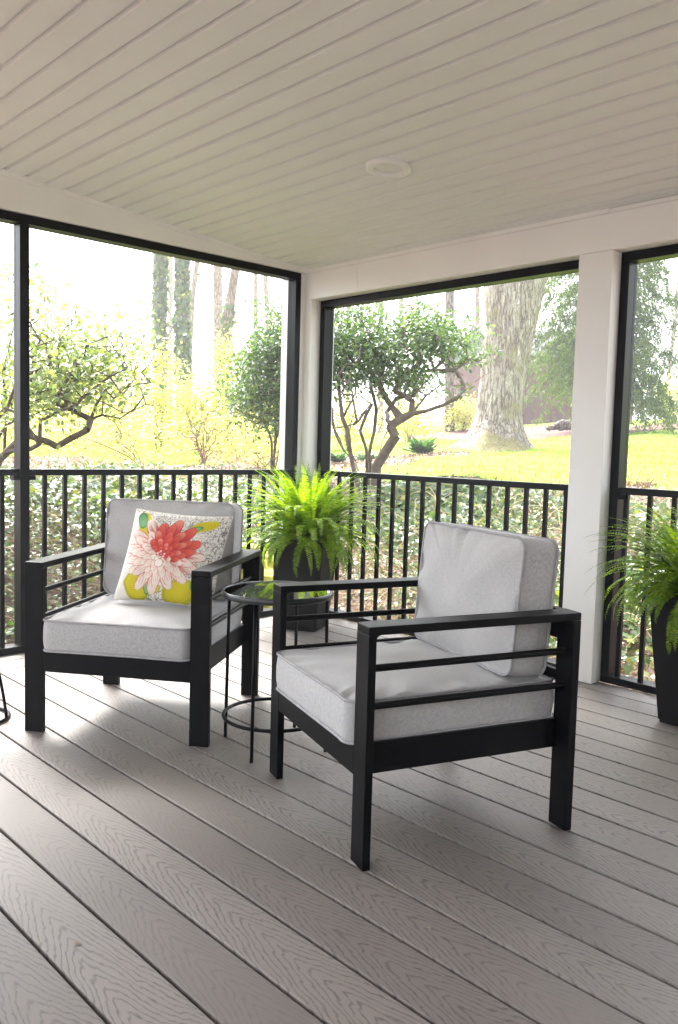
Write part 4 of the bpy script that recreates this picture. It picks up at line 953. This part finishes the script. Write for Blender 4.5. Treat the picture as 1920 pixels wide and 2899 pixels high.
def oak():
    d = 13.0; s = d/FPX; base = on(1395, d, -.15); pts = []; rad = []
    prof = [(1393, 1305, 138), (1394, 1290, 122), (1398, 1272, 102), (1403, 1248, 84), (1408, 1222, 72), (1411, 1195, 66), (1415, 1150, 63), (1424, 1080, 65), (1433, 1010, 67), (1443, 940, 72), (1450, 880, 79), (1457, 820, 88), (1466, 760, 92), (1478, 680, 86), (1495, 560, 78), (1510, 400, 70), (1520, 200, 60), (1530, -100, 45)]
    px = np.interp(np.linspace(0, len(prof)-1, 90), range(len(prof)), [p[0] for p in prof]); py = np.interp(np.linspace(0, len(prof)-1, 90), range(len(prof)), [p[1] for p in prof]); pr = np.interp(np.linspace(0, len(prof)-1, 90), range(len(prof)), [p[2] for p in prof])
    for x, y, r in zip(px, py, pr): pts.append(at(x, y, d)); rad.append(r*s*.98)
    pts = np.array(pts); pts[:, 2] -= pts[0, 2]-base[2] if pts[0, 2] > base[2] else 0
    root = empty('oak_tree', (0, 0, 0), label='huge old oak with furrowed bark and mossy roots, left of the wide white column', cat='tree')
    trunk_mesh('trunk', pts-base, rad, M['oak'], root, 60, .34, 6, 3, .02)
    g = np.random.default_rng(8); st = [[at(1500, 520, d), at(1600, 300, d+1), at(1750, 120, d+2)], [at(1490, 500, d), at(1380, 300, d-1), at(1200, 100, d-1)]]
    for s_ in st:
        v, f = tube_data(np.array(s_)-base, [.26, .16, .05], 10, caps=False); fast_mesh('limb', v, [np.array(f)], M['oak'], root, True)
    root.location = base
oak()
IV = 0
def bg_tree(prof, d, m, label, cat='tree', ivy_n=0, seed=0, limbs=3, grp='woodland tree trunks', ivyrange=None, name='woodland_tree'):
    """prof: (px, py, halfwidth px) from the ground up"""
    s = d/FPX; base = on(prof[0][0], d, -.1); k = 26
    f = lambda j: np.interp(np.linspace(0, len(prof)-1, k), range(len(prof)), [p[j] for p in prof])
    P = np.array([at(x, y, d) for x, y in zip(f(0), f(1))]); P[0, 2] = min(P[0, 2], base[2]); rad = f(2)*s
    root = empty(name, tuple(base), label=label, cat=cat, group=grp)
    trunk_mesh('trunk', P-base, rad, m, root, 16, .12, 4, seed, .04)
    g = np.random.default_rng(seed+100); V = []; Fq = []; off = 0
    st = []
    for i in range(limbs):
        j = int(k*g.uniform(.35, .98)) if i else k-2; a = P[min(j, k-1)]; dx = g.choice([-1, 1])*g.uniform(.4, 1.3); pts = [a]; L = g.uniform(.8, 2.2)*d/16
        for q in np.linspace(.2, 1, 6): pts.append(a+np.array([RR[0], RR[1], 0])*dx*L*q*.6+np.array([DD[0], DD[1], 0])*g.normal()*.1+np.array([0, 0, L*(.25*q+.3*q*q)])+g.normal(size=3)*.03)
        st.append(pts)
    if st:
        for s_ in st:
            T = [s_[g.integers(2, 7)]+g.normal(size=3)*.35 for _ in range(11)]; Np, Par = grow([s_], T, .05, .25, seed); wood('branch', Np-base, Par, .005*d/16, m, root, .05, 5)
    if ivy_n:
        lo, hi = ivyrange or (0.1, .98); tt = g.uniform(lo, hi, ivy_n)*(k-1); i0 = tt.astype(int).clip(0, k-2); fr = (tt-i0)[:, None]; c = P[i0]*(1-fr)+P[i0+1]*fr; rr_ = np.interp(tt, range(k), rad)
        a = g.uniform(0, 6.28, ivy_n); o_ = np.c_[np.cos(a), np.sin(a), np.zeros(ivy_n)]; pos = c+o_*(rr_*(1.02+.25*g.random(ivy_n)))[:, None]-base
        V, F = instances(*IVY, pos, frames(np.c_[g.normal(size=(ivy_n, 2))*.5, -np.ones(ivy_n)], o_+.3*g.normal(size=(ivy_n, 3))), g.uniform(.05, .12, ivy_n)*d/18); fast_mesh('ivy_leaves', V, F, M['ivy'], root)
    return root
bg_tree([(455, 1262, 20), (455, 1100, 18), (452, 900, 18), (455, 760, 17), (456, 600, 15), (458, 300, 12)], 17, M['bark'], 'ivy covered trunk, the left one of the pair in the left opening', ivy_n=1500, seed=1, ivyrange=(.25, .95))
bg_tree([(520, 1262, 22), (520, 1100, 20), (516, 950, 19), (516, 760, 18), (516, 600, 16), (516, 300, 13)], 16.5, M['bark'], 'ivy covered trunk, the right one of the pair in the left opening', ivy_n=2300, seed=2, ivyrange=(.22, .95))
bg_tree([(628, 1262, 18), (632, 1100, 17), (640, 930, 17), (660, 800, 13), (676, 700, 11), (700, 500, 9)], 18, M['palebark'], 'bare trunk leaning right with a dark hollow, in the left opening', seed=3, ivy_n=150, ivyrange=(.3, .5))
bg_tree([(600, 1262, 12), (618, 1100, 12), (618, 900, 13), (615, 700, 12), (610, 400, 10)], 23, M['palebark'], 'pale bare trunk just behind the leaning trunk, in the left opening', seed=4)
bg_tree([(530, 1262, 10), (535, 1000, 10), (546, 830, 8), (562, 720, 7), (590, 500, 5)], 24, M['palebark'], 'slim trunk leaning right beside the right ivy covered trunk', seed=5)
bg_tree([(722, 1262, 8), (722, 1000, 7), (724, 780, 6), (725, 500, 5)], 28, M['palebark'], 'thin straight trunk just left of the dense evergreen shrub', seed=6, limbs=2)
bg_tree([(775, 1262, 9), (765, 1000, 8), (752, 800, 7), (745, 500, 5)], 27, M['palebark'], 'thin trunk rising behind the dense evergreen shrub and leaning left', seed=7, limbs=2)
bg_tree([(820, 1262, 8), (820, 900, 7), (822, 500, 5)], 30, M['palebark'], 'thin trunk beside the corner frame of the left opening', seed=8, limbs=2)
bg_tree([(482, 1262, 6), (482, 900, 6), (484, 500, 5)], 30, M['palebark'], 'slim pale trunk seen between the two ivy covered trunks', seed=9, limbs=2)
#bg_tree([(380, 1262, 9), (378, 900, 8), (376, 500, 6)], 34, M['palebark'], 'far pale trunk left of the pair of ivy covered trunks', seed=15, limbs=2)
#bg_tree([(250, 1262, 10), (248, 900, 9), (250, 500, 6)], 36, M['palebark'], 'far pale trunk behind the open leafy shrub', seed=16, limbs=3)
bg_tree([(1272, 1225, 15), (1272, 1100, 13), (1273, 950, 13), (1274, 820, 13), (1276, 500, 11)], 19, M['bark'], 'dark straight trunk between the evergreen shrub and the oak', seed=10, limbs=5)
bg_tree([(1352, 1240, 7), (1352, 1000, 7), (1352, 820, 7), (1352, 500, 6)], 26, M['palebark'], 'thin trunk touching the left side of the oak', seed=11, limbs=4)
bg_tree([(1078, 1230, 8), (1078, 1000, 8), (1078, 850, 7), (1078, 500, 6)], 27, M['palebark'], 'far trunk rising above the middle of the evergreen shrub', seed=12, limbs=4)
bg_tree([(1130, 1230, 7), (1132, 1000, 6), (1136, 850, 6), (1142, 500, 5)], 30, M['palebark'], 'slender far trunk above the right half of the evergreen shrub', seed=13, limbs=4)
bg_tree([(985, 1240, 7), (985, 1000, 6), (985, 850, 6), (985, 500, 5)], 31, M['palebark'], 'slender far trunk above the left half of the evergreen shrub', seed=14, limbs=3)
bg_tree([(1885, 1185, 5), (1896, 1040, 5), (1912, 900, 6), (1930, 700, 6)], 30, M['palebark'], 'thin leaning trunk at the right picture edge beyond the lawn', seed=17, limbs=2)
bg_tree([(1180, 1230, 5), (1182, 1000, 5), (1184, 500, 4)], 34, M['palebark'], 'very thin far trunk left of the dark straight trunk', seed=18, limbs=2)

# ---------- conifer with hanging sprays
def conifer():
    d = 16.5; base = on(1700, d, -.1); g = np.random.default_rng(77); H = 9.0; root = empty('conifer_tree', tuple(base), label='tall conifer with hanging green sprays behind the wide white column', cat='tree')
    zz = np.linspace(0, H, 20); trunk_mesh('trunk', np.c_[np.zeros(20), np.zeros(20), zz], np.linspace(.2, .05, 20), M['bark'], root, 12, .1, 4, 5)
    pos = []; dirs = []; sc = []; BV = []; BF = []; off = 0
    for i in range(140):
        z = .95+(H-1.4)*(i/140)**1.25; L = (1.45*(1-(z/H)**1.8)+.2)*g.uniform(.6, 1.12); a = i*2.39996+g.normal()*.2; z += .75*max(0, -math.cos(a)*RR[0]-math.sin(a)*RR[1])*math.exp(-(z-.95)/1.2)
        p = np.array([0, 0, z]); pts = [p]; K = 9
        for k in range(1, K+1):
            s = k/K; pts.append(np.array([math.cos(a)*L*s, math.sin(a)*L*s, z+.05*L*math.sin(s*2)-.50*L*s*s*g.uniform(.7, 1.5)]))
        pts = np.array(pts); v, f = tube_data(pts, np.linspace(.022, .004, K+1), 4, caps=False); BV.append(v); BF.append(np.array(f)+off); off += len(v)
        for k in range(2, K+1):
            m = 5
            for _ in range(m):
                fr = g.random(); q = pts[k-1]*(1-fr)+pts[k]*fr; hl = g.uniform(.15, .62)*(1 if z > 1.6 else 1.25); sd = np.array([-math.sin(a), math.cos(a), 0])*g.normal()*.22+np.array([math.cos(a), math.sin(a), 0])*g.uniform(0, .12)
                nseg = 7
                for j in range(nseg):
                    t = j/nseg; c = q+sd*t*1.5+np.array([0, 0, -hl*t*t-.03*t]); w_ = 3
                    for _ in range(w_):
                        pos.append(c+g.normal(size=3)*.03); dd = sd/(np.linalg.norm(sd)+.1)*.5+np.array([0, 0, -.75])+g.normal(size=3)*.5; dirs.append(dd); sc.append(g.uniform(.06, .13))
    pos = np.array(pos); dirs = np.array(dirs); n = len(pos)
    tv = [(0, 0, 0), (.30, .16, .02), (.36, .03, 0), (.62, .15, .02), (.66, .02, 0), (1, 0, 0), (.66, -.02, 0), (.55, -.15, .02), (.36, -.03, 0), (.25, -.16, .02)]
    V, F = instances(tv, [(0, 8, 2, 1), (2, 8, 6, 4), (2, 4, 3), (6, 8, 7), (4, 6, 5), (0, 9, 8)], pos, frames(dirs, g.normal(size=(n, 3))), sc); fast_mesh('crown', V, F, M['conifer'], root)
    fast_mesh('branches', np.concatenate(BV), [np.concatenate(BF)], M['bark'], root, True); print('conifer', n)
conifer()

# ---------- spring bushes in the distance
def spring_bush(px, d, w_px, h_px, label, seed, n=2600, size=.055, vert=False):
    g = np.random.default_rng(seed); base = on(px, d, -.03); s = d/FPX; W = w_px*s/2; H = h_px*s; root = empty('spring_bush', tuple(base), label=label, cat='bush', group='yellow green spring bushes')
    st = []
    for i in range(9):
        a = g.uniform(0, 6.28); r = g.uniform(.2, 1)*W*.7; st.append([(g.normal()*.03, g.normal()*.03, 0), (math.cos(a)*r*.35, math.sin(a)*r*.35, H*.4), (math.cos(a)*r*.8, math.sin(a)*r*.8, H*.9*g.uniform(.7, 1))])
    V = []; F = []; off = 0
    for q in st:
        v, f = tube_data(q, [.010, .006, .002], 4, caps=False); V.append(v); F.append(np.array(f)+off); off += len(v)
    fast_mesh('stems', np.concatenate(V), [np.concatenate(F)], M['twig'], root, True)
    k = n//9; c = g.normal(size=(k, 3)); c /= np.linalg.norm(c, axis=1)[:, None]; c *= (g.random(k)**.45)[:, None]; c = c*np.array([W, W*.8, H*.5])+np.array([0, 0, H*.55]); c[:, 0] += .18*W*np.sin(c[:, 2]*5+seed)
    leaf_cloud('crown', c, 9, .07*d/11, size*d/11, LEAF2, M['yellow'], root, seed, flat=1.6 if vert else .8)
B = [(450, 12, 260, 300, 'yellow bush in front of the ivy covered trunks'), (560, 11.5, 200, 230, 'yellow bush behind the bushy leafless shrub'), (335, 12.5, 230, 230, 'yellow bush behind the crooked limb of the open shrub'),
     (650, 13, 150, 330, 'tall narrow yellow bush below the leaning trunk'), (215, 13, 220, 230, 'yellow bush behind the open leafy shrub'), (720, 14, 130, 200, 'small yellow bush left of the dense evergreen shrub'), (60, 13, 220, 260, 'yellow bush behind the black mullion'),
     (985, 15, 200, 150, 'low yellow bush seen through the shrub stems'), (1160, 16, 190, 120, 'low yellow bush between shrub stems and the dark trunk'), (1905, 22, 120, 110, 'yellow bush beyond the lawn at the right edge'), (1310, 19, 120, 90, 'small yellow bush left of the oak roots'), (860, 15, 160, 200, 'yellow bush hidden behind the corner column')]
for i, (px, d, wp, hp, lab) in enumerate(B): spring_bush(px, d, wp, hp, lab, 200+i, 3300 if hp > 180 else 1800, .05)
# loose undergrowth of fresh shoots between them
def undergrowth():
    P = scatter(30000, (-300, 860), (9.2, 16), lambda x, y: x < 50); n = len(P); z = np.random.default_rng(5).random(n)**2*.55; P[:, 2] += z
    d = rand_dirs(n, .5); V, F = instances(*LEAF2, P, frames(d), rng.uniform(.035, .075, n)); tag(fast_mesh('undergrowth', V, F, M['yellow']), kind='stuff')
undergrowth()

# ---------- shed, stump, hosta, rock, twig heap
def shed():
    d = 23.5; a = at(1420, 1200, d); b = at(1790, 1200, d+1.5); ax = b-a; ax[2] = 0; L = np.linalg.norm(ax); ang = math.atan2(ax[1], ax[0]); z0 = float(terrain(a[0], a[1]))
    t = empty('shed', (a[0], a[1], z0-.05), ang, label='dark maroon garden shed behind the conifer', cat='shed')
    H = 2.0; mb = MB(); n = 30
    for i in range(n): x = L*i/n; mb.box(x+.004, x+L/n-.004, 0, .03, 0, H)
    mb.box(0, L, .031, 3.0, 0.01, H-.01); mb.build('wall', M['shed'], t)
    MB().poly([(-.2, -.25, H), (-.2, 3.2, H), (-.2, 1.5, H+1.0)], (L+.4, 0, 0)).build('roof', M['shedroof'], t)
    MB().box(-.02, L+.02, -.03, -.001, 0, .10).build('base_board', M['shedroof'], t)
shed()
def stump():
    d = 18.6; base = on(1600, d, -.02); RH = np.array([RR[0], RR[1], 0]); root = empty('fallen_log', tuple(base), label='dead split log on the mulch in front of the maroon shed', cat='log')
    g = np.random.default_rng(3); mb = MB()
    for i in range(7):
        x0 = g.uniform(-.45, .0); L = g.uniform(.4, .85); a0 = g.uniform(.02, .22); p0 = RH*x0; p1 = RH*(x0+L)+np.array([0, 0, g.uniform(.02, .22)]); m_ = (p0+p1)/2+np.array([0, 0, g.uniform(.03, .14)])
        mb.tube([p0+[0, 0, .05], m_+[0, 0, .05], p1+[0, 0, .05]], [.035, g.uniform(.06, .12), g.uniform(.05, .11)], 8)
    mb.build('dead_wood', M['log'], root)
stump()
def hosta():
    d = 11.2; base = on(1195, d, 0); g = np.random.default_rng(13); n = 95; root = None
    a = g.uniform(0, 6.28, n); el = g.uniform(.25, 1.25, n); P = np.c_[np.cos(a)*.10*g.random(n), np.sin(a)*.10*g.random(n), np.full(n, .02)]
    dirs = np.c_[np.cos(a)*np.cos(el), np.sin(a)*np.cos(el), np.sin(el)]
    tv = [(0, 0, 0), (.35, .10, .03), (.7, .12, .0), (1, .0, -.16), (.7, -.12, 0), (.35, -.10, .03), (.5, 0, -.02), (.8, 0, -.06)]; tf = [(0, 6, 1), (1, 6, 7, 2), (2, 7, 3), (3, 7, 4), (4, 7, 6, 5), (5, 6, 0)]
    V, F = instances(tv, tf, P, frames(dirs), g.uniform(.16, .30, n)); o = fast_mesh('leafy_clump', V, F, M['hosta']); o.location = base; tag(o, 'clump of broad dark green leaves on bare soil, left of the oak roots', 'plant')
    for px, dd, lab in ((955, 10.8, 'low green clump beside the corner frame, behind the shrub stems'), (1040, 11.0, 'low green clump seen between the shrub stems')):
        c = o.copy(); C.objects.link(c); b2 = on(px, dd, 0); c.location = b2; c.rotation_euler = (0, 0, px); c.scale = (.75, .75, .6); c['label'] = lab
hosta()
def rock():
    c = on(735, 5.75); base = np.array([c[0], c[1], c[2]+.02]); bm = bmesh.new(); bmesh.ops.create_icosphere(bm, subdivisions=5, radius=1.0)
    from mathutils import noise
    for v in bm.verts:
        p = v.co.copy(); k = 1+.22*noise.noise(p*1.3)+.12*noise.noise(p*3.1+Vector((3, 1, 2)))+.05*noise.noise(p*8)
        q = p*k; q.z = math.copysign(abs(q.z)**.8, q.z); q.z = round(q.z*4.5+.35*noise.noise(p*2.0))/4.5*.45+q.z*.55; v.co = Vector((q.x*.50, q.y*.46, q.z*.36))
    me = bpy.data.meshes.new('boulder'); bm.to_mesh(me); bm.free(); me.materials.append(M['rock']); o = bpy.data.objects.new('boulder', me); C.objects.link(o); o.location = base+np.array([0, 0, .02]); o.rotation_euler = (0, 0, .8)
    tag(o, 'mossy layered boulder behind the railing, left of the corner fern', 'rock')
rock()
def twig_heap():
    d = 6.9; base = on(1830, d, .0); g = np.random.default_rng(6); V = []; F = []; off = 0
    for i in range(60):
        a = g.uniform(0, 6.28); L = g.uniform(.05, .14); e = g.uniform(.0, .9); p = g.normal(size=3)*[.05, .05, .008]; p[2] = abs(p[2])+.01
        v, f = tube_data([p, p+np.array([math.cos(a)*L, math.sin(a)*L, e*L])], [.003, .0015], 4, caps=False); V.append(v); F.append(np.array(f)+off); off += len(v)
    o = fast_mesh('twig_heap', np.concatenate(V), [np.concatenate(F)], M['twig']); o.location = base; tag(o, 'small heap of reddish twigs at the lawn edge, right of the wide white column', 'twigs')
twig_heap()
# ---------- haze box added to wash the garden out like overexposure
def haze():
    o = MB().box(-97, 42, -47, 97, -4.5, 30).build('haze', None or M['soil']); o.data.materials.clear()
    m = bpy.data.materials.new('haze_veil'); m.use_nodes = True; n = m.node_tree; n.nodes.remove(n.nodes['Principled BSDF'])
    v = N(n, 'ShaderNodeVolumePrincipled', Density=0.0042, Anisotropy=0.35); v.inputs['Color'].default_value = (0.97, 0.97, 1.0, 1); n.links.new(v.outputs[0], n.nodes['Material Output'].inputs['Volume'])
    o.data.materials.append(m); tag(o, kind='stuff')
if HAZE: haze()
print('objects', len(bpy.data.objects))
